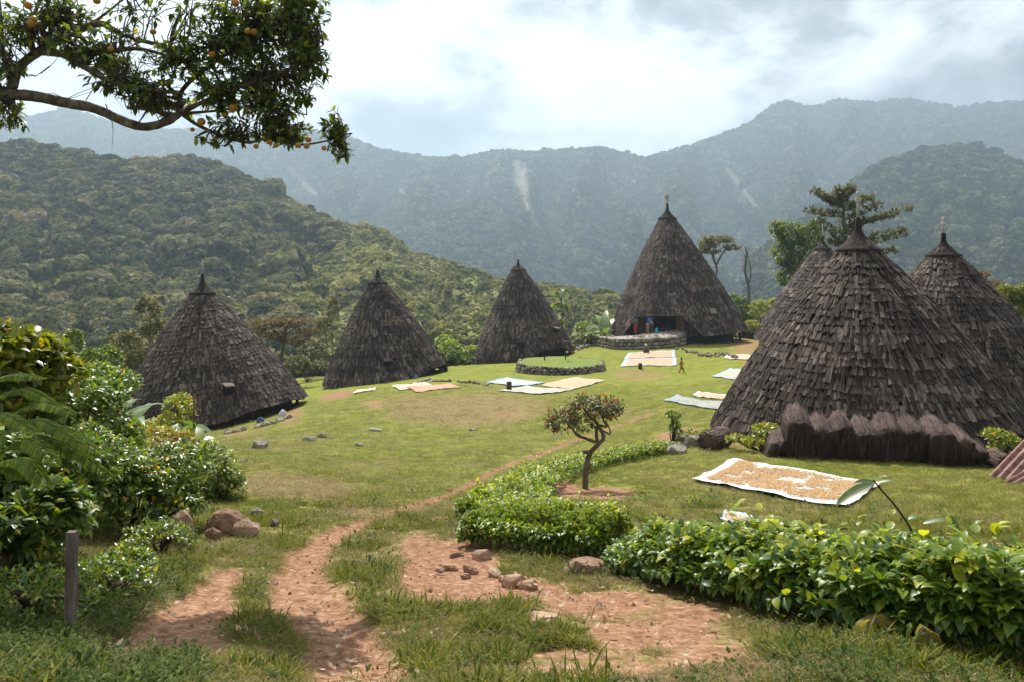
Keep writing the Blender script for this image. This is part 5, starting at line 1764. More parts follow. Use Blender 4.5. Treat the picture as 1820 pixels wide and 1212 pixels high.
def build_left_bushes():
    g = lambda px, D: on_ground(px, D)
    GR = 'bushes massed along the left side'
    shrub('yellow_shrub', 'yellow green shrub with long pointed leaves at the upper left edge', 'shrub', 'yellow', YELLOW, T2, g(20, 7.4), [BL(15, 640, 7.2, 70, 62, .5), BL(70, 655, 7.4, 55, 55, .45), BL(-60, 640, 7.2, 80, 75, .5), BL(30, 730, 7.2, 80, 60, .5), BL(110, 670, 7.8, 40, 30, .3)], .115, 7, 520, 200, (.36, .2), 1.0, .3, GR)
    shrub('dark_vine', 'dark broad leaved vine heap behind the wooden post', 'vine', 'vine', VINE, T2, g(40, 6.4), [BL(40, 860, 6.4, 110, 95, .55), BL(90, 930, 6.0, 60, 80, .4), BL(-60, 880, 6.2, 110, 130, .6), BL(10, 970, 5.6, 55, 70, .35), BL(130, 850, 6.9, 60, 80, .45)], .095, 8, 1100, 300, (.5, .24), 1.0, .15, GR)
    shrub('leafy_shrub', 'light green shrub with scattered orange leaves, behind the feathery plant', 'shrub', 'speckled', SPECKLED, T2, g(150, 9.6), [BL(150, 735, 9.6, 75, 70, .7), BL(195, 790, 9.8, 55, 48, .7), BL(165, 690, 10.5, 80, 45, .7), BL(95, 720, 9.4, 60, 60, .6)], .078, 7, 1000, 60, (.42, .19), .95, .35, GR)
    shrub('tangled_shrub', 'reddish stemmed tangled shrub hanging above the speckled boulder', 'shrub', 'speckled', SPECKLED, T2, g(230, 9.0), [BL(190, 860, 8.6, 75, 85, .7), BL(255, 880, 8.8, 75, 75, .7), BL(300, 840, 9.4, 70, 60, .7), BL(150, 820, 8.8, 60, 70, .6), BL(310, 905, 9.0, 50, 45, .5)], .065, 8, 1400, 60, (.44, .2), .95, .2, GR)
    shrub('round_bush', 'round fresh green bush at the right end of the left bushes', 'shrub', 'round', GREEN, T1, g(385, 12.4), [BL(365, 842, 12.4, 62, 58, .6), BL(405, 872, 12.4, 34, 42, .4), BL(330, 830, 12.6, 45, 40, .5), BL(340, 890, 11.8, 40, 45, .4)], .062, 8, 1100, 0, (.55, .2), .95, .4, GR)
    shrub('orange_shrub', 'shrub with orange tinted leaves below the large pale leaves', 'shrub', 'yellow2', YELLOW, T1, g(270, 13.5), [BL(262, 795, 13.5, 60, 42, .7), BL(310, 800, 13.5, 50, 36, .6), BL(220, 810, 12.5, 50, 45, .6)], .065, 8, 800, 0, (.6, .25), .95, .35, GR)
    shrub('silvery_shrub', 'silvery green bush against the left foot of the leftmost hut', 'shrub', 'round', GREEN, T1, g(185, 22), [BL(155, 745, 22, 55, 44, 1.2), BL(215, 785, 21, 60, 32, 1.1), BL(110, 725, 23, 60, 60, 1.2), BL(135, 690, 25, 40, 40, 1.2)], .10, 8, 1200, 0, (.55, .25), .95, .35, GR)
    shrub('dark_bush', 'dark bush with yellow top leaves behind the light green shrub', 'shrub', 'vine2', VINE, T1, g(165, 30), [BL(165, 655, 30, 32, 40, .8), BL(130, 612, 32, 18, 28, .6), BL(190, 640, 31, 26, 30, .7), BL(100, 660, 30, 50, 40, .9)], .12, 8, 900, 0, (.55, .25), .95, .35, GR)
    shrub('pale_tree', 'pale bushy tree behind the left slope of the leftmost hut', 'tree', 'olive', OLIVE, T1, g(255, 66), [BL(262, 560, 66, 24, 34, 1.6), BL(280, 600, 66, 30, 34, 1.6), BL(225, 620, 66, 30, 36, 1.6), BL(240, 660, 64, 40, 40, 1.8)], .26, 8, 800, 0, (.75, .25))
    # low weeds at the foot of the bushes
    for px, D, r, lab in ((285, 7.7, .30, 'fresh green weed clump between the broken rock and the tall boulder'), (190, 5.6, .26, 'low dark weed clump right of the wooden post'), (60, 4.9, .30, 'whitish green weed clump in the lower left corner'), (215, 6.3, .22, 'little weed clump below the broken rock')):
        p = g(px, D)
        shrub('weed_clump', lab, 'weeds', 'green_w', GREEN, T1, p, [(p + np.array((0, 0, r * .35)), (r * 1.4, r, r * .7))], .042, 7, 170, 0, (.5, .2), 1.0, .4, 'weed clumps along the left')
    # feathery fronds
    root = thing('feathery_plant', 'feathery plant with comb like fronds arching out at the left edge', 'plant', g(-30, 5.6))
    fr = [((-40, 800, 5.6), (60, 745, 5.6), (150, 790, 5.3)), ((-30, 760, 5.7), (70, 715, 5.8), (140, 735, 5.6)), ((-40, 720, 5.8), (40, 690, 5.9), (100, 715, 5.8)), ((-20, 820, 5.5), (50, 780, 5.4), (105, 825, 5.2)), ((30, 760, 5.6), (110, 760, 5.5), (195, 815, 5.3)), ((-40, 860, 5.4), (10, 820, 5.3), (55, 850, 5.2)), ((60, 770, 5.6), (120, 790, 5.5), (200, 845, 5.4)), ((-40, 690, 6.0), (20, 665, 6.0), (80, 670, 5.9)), ((-60, 780, 5.5), (0, 735, 5.5), (70, 770, 5.3)), ((-40, 835, 5.3), (40, 815, 5.2), (90, 870, 5.1))]
    for q, fpts in enumerate(fr):
        P = smooth_path([PT(*v) for v in fpts], 26)
        fb = MB(); tube(fb, P, np.linspace(.006, .002, 26), 4, .2, 0, False)
        T = nrm(np.gradient(P, axis=0))
        for sgn in (-1, 1):
            sd = nrm(np.cross(T, (0, 0, 1.0))) * sgn
            L = .13 * np.sin(np.linspace(.25, 2.9, 26))
            for off in (0, .5):
                pos = P[2:-1] + (P[3:] - P[2:-1]) * off
                add_leaves(fb, (T1[0] * np.array((.38, 1, 1)), T1[1]), pos, nrm(sd[2:-1] + T[2:-1] * .7 - np.array((0, 0, .25))), np.tile((0, 0, 1.0), (23, 1)) + T[2:-1] * .2, L[2:-1], np.clip(RNG.normal(.5, .2, 23), 0, 1))
        fb.build('frond', FEATHER, root)
    # big pale leaves by the thin pole, banana leaves
    root = thing('large_leaf_plant', 'plant with big pale drooping leaves around the thin pole', 'plant', on_ground(330, 15.3))
    for px, py, D, dx, dy, L, t in ((262, 772, 15.2, -1, -.2, .42, .95), (300, 768, 15.3, -.5, -.7, .48, .6), (318, 760, 15.2, -.2, -1, .44, .95), (350, 768, 15.3, .6, -.4, .40, .9), (372, 782, 15.4, 1, -.5, .36, .85), (335, 750, 15.5, .1, .6, .45, .5), (290, 755, 15.7, -.5, .5, .40, .55), (365, 760, 15.7, .7, .5, .38, .6)):
        p = PT(px, py, D)
        d = nrm((dx, dy, -.22)); up_ = nrm((dx * .2, -.25, 1))
        s_ = p - d * L * .5
        single_leaves(root, 'taro', (T4[0] * np.array((1.45, 1, 1)), T4[1]), TARO, s_[None], d[None], up_[None], np.array([L]), np.array([t]))
        mb = MB(); b0 = on_ground(330, 15.4)
        tube(mb, smooth_path([b0, (b0 + s_) / 2 + np.array((0, 0, .25)), s_], 8), [.014] * 8, 5); mb.build('leaf_stalk', TWIG, root)
    shrub('broad_shrub', 'pale grey green shrub standing before the leftmost hut beside the thin pole', 'shrub', 'round', GREEN, T1, on_ground(315, 17), [BL(318, 730, 17, 28, 36, .5), BL(300, 760, 17, 40, 26, .5)], .07, 7, 360, 0, (.75, .2))

    def banana(label, px, D, specs, mat=TARO, wd=.55):
        b0 = on_ground(px, D)
        r_ = thing('banana_plant', label, 'plant', b0)
        mb = MB(); tube(mb, [b0 - np.array((0, 0, .2)), b0 + np.array((0, 0, 1.0))], [.13, .08], 7); mb.build('stalk', TWIG, r_, True)
        for ang, el, L, t in specs:
            d = np.array((math.cos(ang) * math.cos(el), math.sin(ang) * math.cos(el), math.sin(el)))
            single_leaves(r_, 'banana', (leaf_template(4, .16, .25, .55)), mat, (b0 + np.array((0, 0, .9)))[None], d[None], np.array([(-d[0] * .3, -d[1] * .3, 1)]), np.array([L]), np.array([t]))
    banana('banana plant with arching pale leaves left of the leftmost hut', 190, 33, [(2.6, .7, 2.2, .9), (3.3, .3, 2.0, .7), (.4, .9, 2.3, .5), (-.6, .5, 2.2, .95), (1.3, 1.0, 2.0, .4), (-1.4, .4, 2.0, .8), (4.2, .5, 2.1, .6)])
    banana('banana plant whose leaf reaches across the left slope of the leftmost hut', 232, 38, [(2.9, .5, 2.4, .9), (.2, .5, 2.2, .8), (-.9, .8, 2.2, .6), (1.4, .9, 2.0, .4)])
    banana('banana plant standing left of the tallest hut', 1075, 84, [(1.9, 1.2, 2.9, .8), (.9, 1.1, 2.9, .9), (2.6, .8, 2.6, .5), (.2, .7, 2.4, .7), (-1.5, .9, 2.2, .6), (3.4, .5, 2.2, .4), (1.4, 1.35, 3.1, .9)])
    banana('smaller banana plant further left of the tallest hut', 1050, 86, [(1.9, 1.1, 2.2, .8), (.6, .8, 2.0, .9), (3.0, .6, 2.0, .5), (-1.2, .6, 1.8, .7)])


build_left_bushes()


def branchy(root, mb, limbs, k=7):
    for pts, r0, r1 in limbs:
        P = smooth_path(pts, max(8, 5 * len(pts)))
        tube(mb, P, np.linspace(r0, r1, len(P)), k, .5, .14)


def build_citrus():
    D0 = 7.6
    base = np.array((-6.9, 7.3, G(-6.9, 7.3)))
    root = thing('citrus_tree', 'citrus tree reaching in from the upper left with yellow orange fruit', 'tree', base)
    limb = [
        ([base - np.array((0, 0, .3)), base + np.array((.1, .0, 1.6)), PT(-210, 250, D0), PT(-60, 170, D0), PT(10, 168, D0)], .16, .072),
        ([PT(0, 168, D0), PT(60, 172, D0), PT(120, 184, D0), PT(170, 194, D0), PT(215, 214, D0 - .1), PT(255, 226, D0 - .1), PT(295, 218, D0 - .1), PT(322, 200, D0)], .056, .034),
        ([PT(322, 202, D0), PT(350, 222, D0), PT(395, 242, D0), PT(440, 254, D0), PT(475, 248, D0), PT(530, 258, D0), PT(585, 250, D0), PT(606, 240, D0)], .022, .006),
        ([PT(20, 160, D0), PT(35, 120, D0 + .2), PT(80, 85, D0 + .3), PT(130, 58, D0 + .3), PT(180, 43, D0 + .2), PT(210, 58, D0 + .2), PT(260, 75, D0 + .2), PT(330, 88, D0 + .1), PT(400, 80, D0)], .052, .012),
        ([PT(70, 92, D0 + .3), PT(130, 98, D0 + .2), PT(190, 92, D0), PT(250, 88, D0 - .1), PT(330, 110, D0 - .1)], .04, .012),
        ([PT(110, 96, D0 + .2), PT(160, 125, D0 - .2), PT(200, 148, D0 - .3), PT(260, 160, D0 - .3), PT(330, 168, D0 - .3)], .034, .010),
        ([PT(316, 205, D0), PT(325, 160, D0 + .1), PT(370, 120, D0 + .1), PT(430, 80, D0 + .2), PT(500, 35, D0 + .2)], .026, .007),
        ([PT(318, 203, D0), PT(370, 178, D0 - .1), PT(440, 150, D0 - .2), PT(520, 120, D0 - .2), PT(575, 80, D0 - .2)], .024, .006),
        ([PT(310, 212, D0), PT(270, 195, D0 - .2), PT(225, 192, D0 - .3)], .03, .016),
        ([PT(318, 203, D0), PT(380, 198, D0 + .2), PT(450, 190, D0 + .3), PT(520, 195, D0 + .3)], .018, .005),
        ([PT(60, 100, D0 + .3), PT(55, 50, D0 + .4), PT(70, 0, D0 + .5), PT(80, -60, D0 + .5)], .03, .01),
        ([PT(110, 70, D0 + .3), PT(112, 30, D0 + .3), PT(120, -30, D0 + .4)], .022, .01),
        ([PT(20, 150, D0), PT(5, 90, D0 + .2), PT(0, 20, D0 + .3), PT(-8, -50, D0 + .3)], .03, .012),
        ([PT(160, 45, D0 + .2), PT(200, 15, D0 + .3), PT(240, -20, D0 + .3)], .016, .006),
    ]
    mb = MB(); branchy(root, mb, limb[:2], 9); mb.build('limb', BARK, root, smooth=True)
    mb = MB(); branchy(root, mb, limb[2:], 6)
    # leafy masses: px, py, rx, ry, depth, distance, twigs
    bl = [(60, 45, 62, 48, .35, D0 + .2, 60), (15, 95, 45, 70, .3, D0, 36), (118, 30, 60, 45, .35, D0 + .3, 70), (175, 105, 60, 26, .35, D0, 50), (215, 140, 60, 34, .3, D0 - .2, 55), (265, 165, 60, 36, .3, D0 - .2, 66), (20, 205, 34, 28, .2, D0, 24), (210, 70, 55, 26, .3, D0, 22),
          (330, 110, 75, 46, .45, D0, 95), (390, 70, 80, 60, .5, D0, 120), (460, 55, 85, 60, .55, D0, 170), (530, 40, 58, 62, .5, D0 - .1, 150), (548, 105, 42, 50, .45, D0 - .1, 95), (470, 130, 80, 45, .5, D0, 120), (400, 160, 75, 42, .45, D0, 90), (480, 195, 62, 40, .4, D0, 90), (505, 235, 58, 28, .35, D0, 60), (420, 225, 60, 26, .35, D0, 40),
          (540, 165, 26, 30, .3, D0, 26), (595, 225, 26, 34, .2, D0 - .1, 34), (606, 262, 18, 26, .15, D0 - .1, 22), (380, 253, 40, 14, .2, D0, 14), (250, 20, 60, 26, .3, D0 + .2, 14), (330, 20, 60, 30, .4, D0 + .2, 22), (130, 75, 50, 30, .3, D0, 30), (300, 190, 50, 26, .3, D0 + .2, 30), (430, 5, 80, 40, .5, D0 + .1, 60), (535, -20, 60, 40, .5, D0, 60)]
    nodes = np.concatenate([smooth_path(p, 24) for p, _, _ in limb[1:]])
    S, E = [], []
    for px, py, rx, ry, dp, D, n in bl:
        n = int(n * (.85 if px > 300 else 1.05))
        s = D / F
        c = PT(px, py, D)
        d = sph(n) * RNG.uniform(.45, 1.0, (n, 1)) ** .6
        e = c + d * np.array((rx * s, dp, ry * s))
        base_ = c + d * np.array((rx * s, dp, ry * s)) * .35 + RNG.normal(0, .04, (n, 3))
        S.append(base_); E.append(e)
    S, E = np.concatenate(S), np.concatenate(E)
    for q in range(0, len(S)):
        a = nodes[np.argmin(np.linalg.norm(nodes - S[q], axis=1) + 0.4 * np.maximum(0, nodes[:, 0] - S[q][0]))]
        if np.linalg.norm(a - S[q]) < 1.1:
            tube(mb, smooth_path([a, (a + S[q]) / 2 + RNG.normal(0, .05, 3), S[q], E[q]], 7), np.linspace(.009, .0025, 7), 4, .4, 0, False)
    # bare twigs against the sky
    for q in range(60):
        a = nodes[random.randrange(24 * 2, len(nodes))] if q > 30 else PT(random.uniform(60, 330), random.uniform(20, 190), D0)
        d = nrm(np.array((random.uniform(-.3, 1), random.uniform(-.4, .4), random.uniform(-.3, 1))))
        L = random.uniform(.2, .6)
        m_ = a + d * L * .5 + RNG.normal(0, .06, 3); b = a + d * L + RNG.normal(0, .08, 3)
        tube(mb, smooth_path([a, m_, b], 6), np.linspace(.006, .0015, 6), 3, .4, 0, False)
    mb.build('branch', BARK, root, smooth=True, kind='stuff')
    pos, d, u, L = twig_leaves(S, E, 6, .068, .8, .1, .15, .5)
    d[:, 2] -= .12; d = nrm(d)
    t = np.clip(RNG.normal(.42, .24, len(pos)), 0, 1)
    foliage(root, 'citrus', T2, CITRUS, pos, d, u, L, t, 300)
    me = stone_fruit()
    for px, py, D, r in [(260, 174, 7.3, 8), (358, 217, 7.4, 9), (455, 261, 7.4, 6), (479, 253, 7.4, 7), (490, 259, 7.4, 6), (530, 259, 7.3, 7), (545, 260, 7.3, 7), (548, 249, 7.4, 7), (576, 264, 7.3, 6), (382, 248, 7.5, 6), (342, 231, 7.5, 5), (415, 192, 7.4, 10), (400, 205, 7.5, 7), (272, 57, 7.4, 7), (440, 56, 7.2, 7), (452, 58, 7.3, 8), (56, 42, 7.3, 9), (50, 10, 7.3, 9), (172, 2, 7.3, 8), (377, 97, 7.3, 7), (197, 88, 7.3, 7), (418, 6, 7.2, 9), (60, 35, 7.3, 8), (470, 245, 7.4, 5)]:
        s = r * D / F * .82
        place('fruit', me, root, mat4(np.array((s, 0, 0)), np.array((0, s, 0)), np.array((0, 0, s * .93)), PT(px, py, D)))


def stone_fruit():
    bm = bmesh.new(); bmesh.ops.create_uvsphere(bm, u_segments=12, v_segments=8, radius=1)
    for f in bm.faces: f.smooth = True
    me = bpy.data.meshes.new('fruit_mesh'); bm.to_mesh(me); bm.free(); me.materials.append(FRUIT)
    return me


build_citrus()


def build_trees():
    # small flowering tree on the lawn
    D = 15.5
    base = gp(1040, 866); D = base[1]
    root = thing('flowering_tree', 'small crooked tree with orange red flowers inside the curved hedge', 'tree', base)
    mb = MB()
    P_ = lambda px, py, dd=0: PT(px, py, D + dd)
    branchy(root, mb, [([base - np.array((0, 0, .1)), P_(1041, 835), P_(1047, 808), P_(1052, 800)], .062, .045), ([P_(1050, 802), P_(1066, 786), P_(1073, 775), P_(1060, 750), P_(1050, 742), P_(1035, 722)], .05, .018), ([P_(1052, 804), P_(1040, 802), P_(1036, 804)], .05, .03), ([P_(1062, 786), P_(1060, 770), P_(1064, 755), P_(1078, 758), P_(1070, 738), P_(1082, 722)], .034, .012), ([P_(1058, 785), P_(1040, 778), P_(1025, 772), P_(1010, 752), P_(990, 740)], .034, .01), ([P_(1062, 760), P_(1085, 770), P_(1076, 745)], .022, .01), ([P_(1035, 776, -.3), P_(1015, 760, -.5), P_(1000, 735, -.6)], .02, .008), ([P_(1072, 740, .2), P_(1092, 725, .4), P_(1105, 718, .4)], .018, .006), ([P_(1050, 745, .2), P_(1040, 725, .5), P_(1030, 710, .6)], .018, .006)], 7)
    mb.build('trunk', rough_mat('tan_bark', [(.3, (.09, .06, .04)), (.6, (.20, .145, .10)), (.8, (.32, .25, .19))], scale=12, bump=.7, dist=.02), root, smooth=True)
    bl = [(1000, 745, 36, 24, .40, 80), (1040, 724, 42, 26, .48, 120), (1078, 722, 34, 22, .42, 90), (985, 752, 22, 16, .28, 34), (1035, 752, 38, 16, .40, 44), (1100, 722, 14, 14, .2, 20)]
    S, E, Fl = [], [], []
    for px, py, rx, ry, dp, n in bl:
        s = D / F; c = PT(px, py, D); d = sph(n)
        r = np.array((rx * s, dp, ry * s))
        E.append(c + d * r * RNG.uniform(.7, 1.08, (n, 1))); S.append(c + d * r * .3)
    S, E = np.concatenate(S), np.concatenate(E)
    pos, d, u, L = twig_leaves(S, E, 7, .060, .9, .1, .3)
    foliage(root, 'flowering', T1, leaf_mat('dark_small_leaf', [(0, (.04, .06, .018)), (.6, (.11, .12, .032)), (1, (.22, .17, .06))], trans=.32, tmul=(1.4, 1.3, .5)), pos, d, u, L, np.clip(RNG.normal(.5, .25, len(pos)), 0, 1), 0)
    mb = MB()
    for q in range(0, len(S), 2): tube(mb, [S[q], (S[q] + E[q]) / 2 + RNG.normal(0, .02, 3), E[q]], [.007, .005, .002], 3, .5, 0, False)
    mb.build('twig', TWIG, root, kind='stuff')
    sel = np.where(RNG.random(len(E)) < .15)[0]
    fp = E[sel]; fp = fp[(fp[:, 2] > np.median(E[:, 2]) - .1) | (fp[:, 0] < base[0] - .2)]
    pos = np.repeat(fp, 9, 0) + RNG.normal(0, .018, (len(fp) * 9, 3)); d = sph(len(pos)); d[:, 2] = np.abs(d[:, 2])
    mb = MB(); add_leaves(mb, leaf_template(1, .35, .2, .1), pos, nrm(d), sph(len(pos)), RNG.uniform(.03, .055, len(pos)), RNG.random(len(pos)))
    mb.build('flowers', FLOWER, root, kind='stuff')

    def tree(label, cat, px, D, trunkpts, limbs, blobs, ln, per, mat, key, bark=BARK, tint=(.5, .22), r0=.2, flat_top=False, name='tree', spread=.9, tpl=T1, grp='trees around the village'):
        b0 = on_ground(px, D)
        r_ = thing(name, label, cat, b0, grp)
        mb = MB()
        pts = [b0 - np.array((0, 0, .5))] + [PT(a, b, D + (c_ if c_ else 0)) for a, b, c_ in trunkpts]
        branchy(r_, mb, [(pts, r0, r0 * .4)], 8)
        for lp, a_, b_ in limbs: branchy(r_, mb, [([PT(x, y, D + z) for x, y, z in lp], a_, b_)], 6)
        S, E = [], []
        for bpx, bpy_, rx, ry, dp, n in blobs:
            s = D / F; c = PT(bpx, bpy_, D); d = sph(n)
            rr = np.array((rx * s, dp, ry * s))
            E.append(c + d * rr * RNG.uniform(.65, 1.08, (n, 1))); S.append(c + d * rr * .3 - np.array((0, 0, ry * s * .3)))
        if S:
            S, E = np.concatenate(S), np.concatenate(E)
            for q in range(0, len(S), 3): tube(mb, [S[q], (S[q] + E[q]) / 2, E[q]], [ln * .08, ln * .06, ln * .02], 3, .5, 0, False)
            pos, d, u, L = twig_leaves(S, E, per, ln, spread, .2, .3)
            foliage(r_, key, tpl, mat, pos, d, u, L, np.clip(RNG.normal(tint[0], tint[1], len(pos)), 0, 1), 0)
        mb.build('trunk', bark, r_, smooth=True)
        return r_
    tree('flat topped umbrella tree rising behind the right slope of the tallest hut', 'tree', 1275, 118, [(1270, 520, 0), (1274, 480, 0), (1270, 465, 0)], [([(1272, 475, 0), (1285, 450, 0), (1300, 440, .5)], .16, .05), ([(1271, 470, 0), (1262, 445, 0), (1252, 435, -.5)], .15, .05), ([(1274, 480, 0), (1268, 450, 1), (1275, 430, 1)], .14, .05)],
         [(1275, 426, 36, 7, 2.2, 140), (1258, 436, 22, 6, 1.8, 80), (1300, 440, 20, 5, 1.6, 60), (1265, 448, 20, 5, 1.4, 40), (1248, 446, 12, 5, 1, 30)], .34, 8, OLIVE, 'olive', tint=(.75, .2), r0=.22, name='umbrella_tree')
    tree('bare twisted trunk standing alone right of the tallest hut', 'tree', 1331, 112, [(1331, 520, 0), (1328, 500, .1), (1324, 480, 0), (1327, 455, 0), (1325, 440, 0)], [([(1330, 505, 0), (1334, 490, .2), (1333, 470, .2), (1328, 452, 0), (1331, 440, 0)], .12, .05), ([(1326, 460, 0), (1319, 448, 0)], .06, .02), ([(1327, 455, 0), (1334, 444, 0)], .06, .02)], [], .3, 6, OLIVE, 'olive', r0=.24, name='bare_tree')
    tree('dense dark leafy tree left of the hut half hidden behind the nearest one', 'tree', 1415, 84, [(1415, 540, 0), (1412, 480, 0), (1410, 440, 0)], [([(1412, 490, 0), (1395, 450, 0), (1385, 420, 0)], .14, .05), ([(1412, 480, 0), (1435, 440, 0), (1445, 415, 0)], .14, .05)],
         [(1405, 415, 34, 26, 1.8, 220), (1440, 425, 30, 28, 1.8, 190), (1395, 450, 28, 26, 1.6, 170), (1420, 465, 34, 30, 1.8, 200), (1400, 492, 22, 18, 1.3, 100), (1380, 405, 16, 14, 1, 60), (1450, 402, 16, 12, 1, 50), (1430, 505, 28, 20, 1.4, 90)], .30, 9, VINE, 'vine2', tint=(.62, .28), r0=.3, name='leafy_tree')
    limbs = []
    bl = []
    for (x0, y0), (x1, y1), z in [((1500, 360), (1490, 338), 0), ((1498, 370), (1448, 342), .5), ((1500, 385), (1438, 376), -.5), ((1500, 375), (1545, 352), 0), ((1505, 400), (1580, 385), .5), ((1505, 405), (1612, 372), -.5), ((1505, 430), (1600, 412), 0), ((1510, 440), (1605, 418), .6), ((1500, 430), (1455, 395), 0), ((1498, 365), (1470, 352), 0), ((1503, 390), (1560, 366), 1), ((1510, 455), (1590, 446), 0), ((1500, 420), (1530, 395), 0), ((1500, 440), (1480, 430), 0), ((1502, 350), (1512, 336), 0)]:
        limbs.append(([(x0, y0, 0), ((x0 + x1) / 2, (y0 + y1) / 2 + 4, z / 2), (x1, y1, z)], .09, .02))
        for t in np.linspace(.2, 1, 5): bl.append((x0 + (x1 - x0) * t, y0 + (y1 - y0) * t - 2, 15 - 4 * t, 6, .8, 18))
    bl += [(1500, 375, 28, 26, 1.2, 44), (1510, 410, 36, 26, 1.3, 50), (1515, 450, 40, 22, 1.2, 30)]
    tree('spreading conifer like tree behind the cap of the nearest hut', 'tree', 1505, 72, [(1508, 560, 0), (1506, 460, 0), (1500, 390, 0), (1498, 345, 0)], limbs, bl, .24, 8, OLIVE, 'olive', tint=(.62, .24), r0=.26, name='spreading_tree')
    tree('brown flat crowned tree between the leftmost hut and the second one', 'tree', 498, 72, [(500, 640, 0), (503, 615, 0), (508, 590, 0), (515, 570, 0)], [([(503, 612, 0), (490, 590, 0), (470, 578, .5)], .1, .03), ([(506, 598, 0), (530, 580, 0), (545, 575, 0)], .09, .03), ([(508, 590, 0), (500, 575, .8), (488, 568, .8)], .08, .03), ([(510, 585, 0), (522, 562, 0)], .07, .03)],
         [(470, 576, 40, 9, 2.2, 130), (515, 572, 42, 10, 2.2, 140), (545, 590, 26, 8, 1.6, 70), (450, 590, 24, 9, 1.4, 70), (490, 596, 30, 7, 1.4, 60), (525, 605, 30, 8, 1.4, 50)], .24, 7, RUSTY, 'rusty', tint=(.45, .25), r0=.16, name='flat_crowned_tree')
    tree('orange leaved bare tree beside the right slope of the rightmost hut', 'tree', 1768, 60, [(1765, 560, 0), (1750, 510, 0), (1742, 490, 0)], [([(1752, 515, 0), (1770, 510, 0), (1785, 530, 0)], .08, .02), ([(1745, 500, 0), (1760, 488, 0)], .06, .02)], [(1745, 488, 14, 6, 1, 40), (1765, 505, 18, 8, 1, 50), (1782, 525, 14, 9, 1, 40)], .2, 6, RUSTY, 'rusty', tint=(.8, .2), r0=.14, name='rusty_tree')
    # tall ferny plant right of the third hut
    p = on_ground(997, 92)
    r_ = thing('tree_fern', 'slim bright green papaya like tree right of the third hut', 'tree', p, 'trees around the village')
    mb = MB(); tube(mb, [p, PT(1000, 560, 92), PT(997, 530, 92)], [.14, .10, .07], 6); mb.build('trunk', TWIG, r_, True)
    fb = MB()
    for zc, n_, L in ((515, 16, 1.15), (540, 14, 1.3), (568, 12, 1.0)):
        c = PT(998, zc, 92); a = RNG.uniform(0, 6.28, n_)
        d = np.stack([np.cos(a), np.sin(a), RNG.uniform(-.4, .5, n_)], -1)
        add_leaves(fb, leaf_template(4, .22, .2, .7), np.repeat(c[None], n_, 0), nrm(d), np.tile((0, 0, 1.0), (n_, 1)), RNG.uniform(.7, 1.1, n_) * L, RNG.random(n_))
    fb.build('foliage', GREEN, r_, kind='stuff')
    V_ = 'bushes between and behind the huts'
    def bush(label, px, D, bl, ln, n, mat, key, tint=(.5, .22)):
        shrub('bush', label, 'bush', key, mat, T1, on_ground(px, D), bl, ln, 8, n, 0, tint, .95, .35, V_)
    bush('light green bushes just right of the second hut', 812, 84, [BL(800, 622, 84, 26, 18, 1.6), BL(838, 628, 86, 22, 15, 1.5), BL(790, 608, 88, 18, 12, 1.4)], .26, 500, GREEN, 'green_b', (.6, .2))
    bush('dark rounded bush below the light green ones right of the second hut', 808, 76, [BL(806, 634, 76, 14, 12, .8), BL(830, 640, 77, 16, 9, .9)], .2, 260, VINE, 'vine2')
    bush('yellowish bush right of the tallest hut', 1352, 92, [BL(1352, 562, 92, 26, 30, 1.7), BL(1375, 552, 94, 16, 24, 1.3), BL(1335, 585, 90, 20, 16, 1.3)], .24, 560, GREEN, 'green_b', (.72, .2))
    bush('dark green bush touching the right eave of the tallest hut', 1322, 94, [BL(1318, 545, 94, 14, 20, 1.2), BL(1328, 575, 93, 18, 22, 1.4), BL(1305, 535, 96, 12, 14, 1)], .24, 380, VINE, 'vine2', (.45, .2))
    bush('small leafy clump left of the banana plants', 1035, 88, [BL(1036, 586, 88, 16, 14, 1.2), BL(1050, 600, 86, 14, 10, 1)], .22, 260, GREEN, 'green_b', (.6, .2))
    bush('grey green bush between the leftmost hut and the second one', 545, 78, [BL(530, 650, 78, 24, 20, 1.6), BL(568, 655, 80, 24, 16, 1.5), BL(556, 625, 84, 28, 22, 1.8)], .24, 560, OLIVE, 'olive', (.55, .22))
    bush('yellowish slender bush left of the second hut', 590, 92, [BL(592, 560, 92, 12, 40, 1.2), BL(575, 590, 92, 16, 30, 1.3)], .24, 300, OLIVE, 'olive', (.85, .15))
    bush('fresh green bamboo clump at the right edge behind the rightmost hut', 1800, 52, [BL(1805, 560, 52, 30, 34, 1.3), BL(1790, 530, 52, 20, 26, 1), BL(1822, 545, 52, 24, 44, 1.2)], .22, 500, YELLOW, 'yellow_b', (.4, .15))
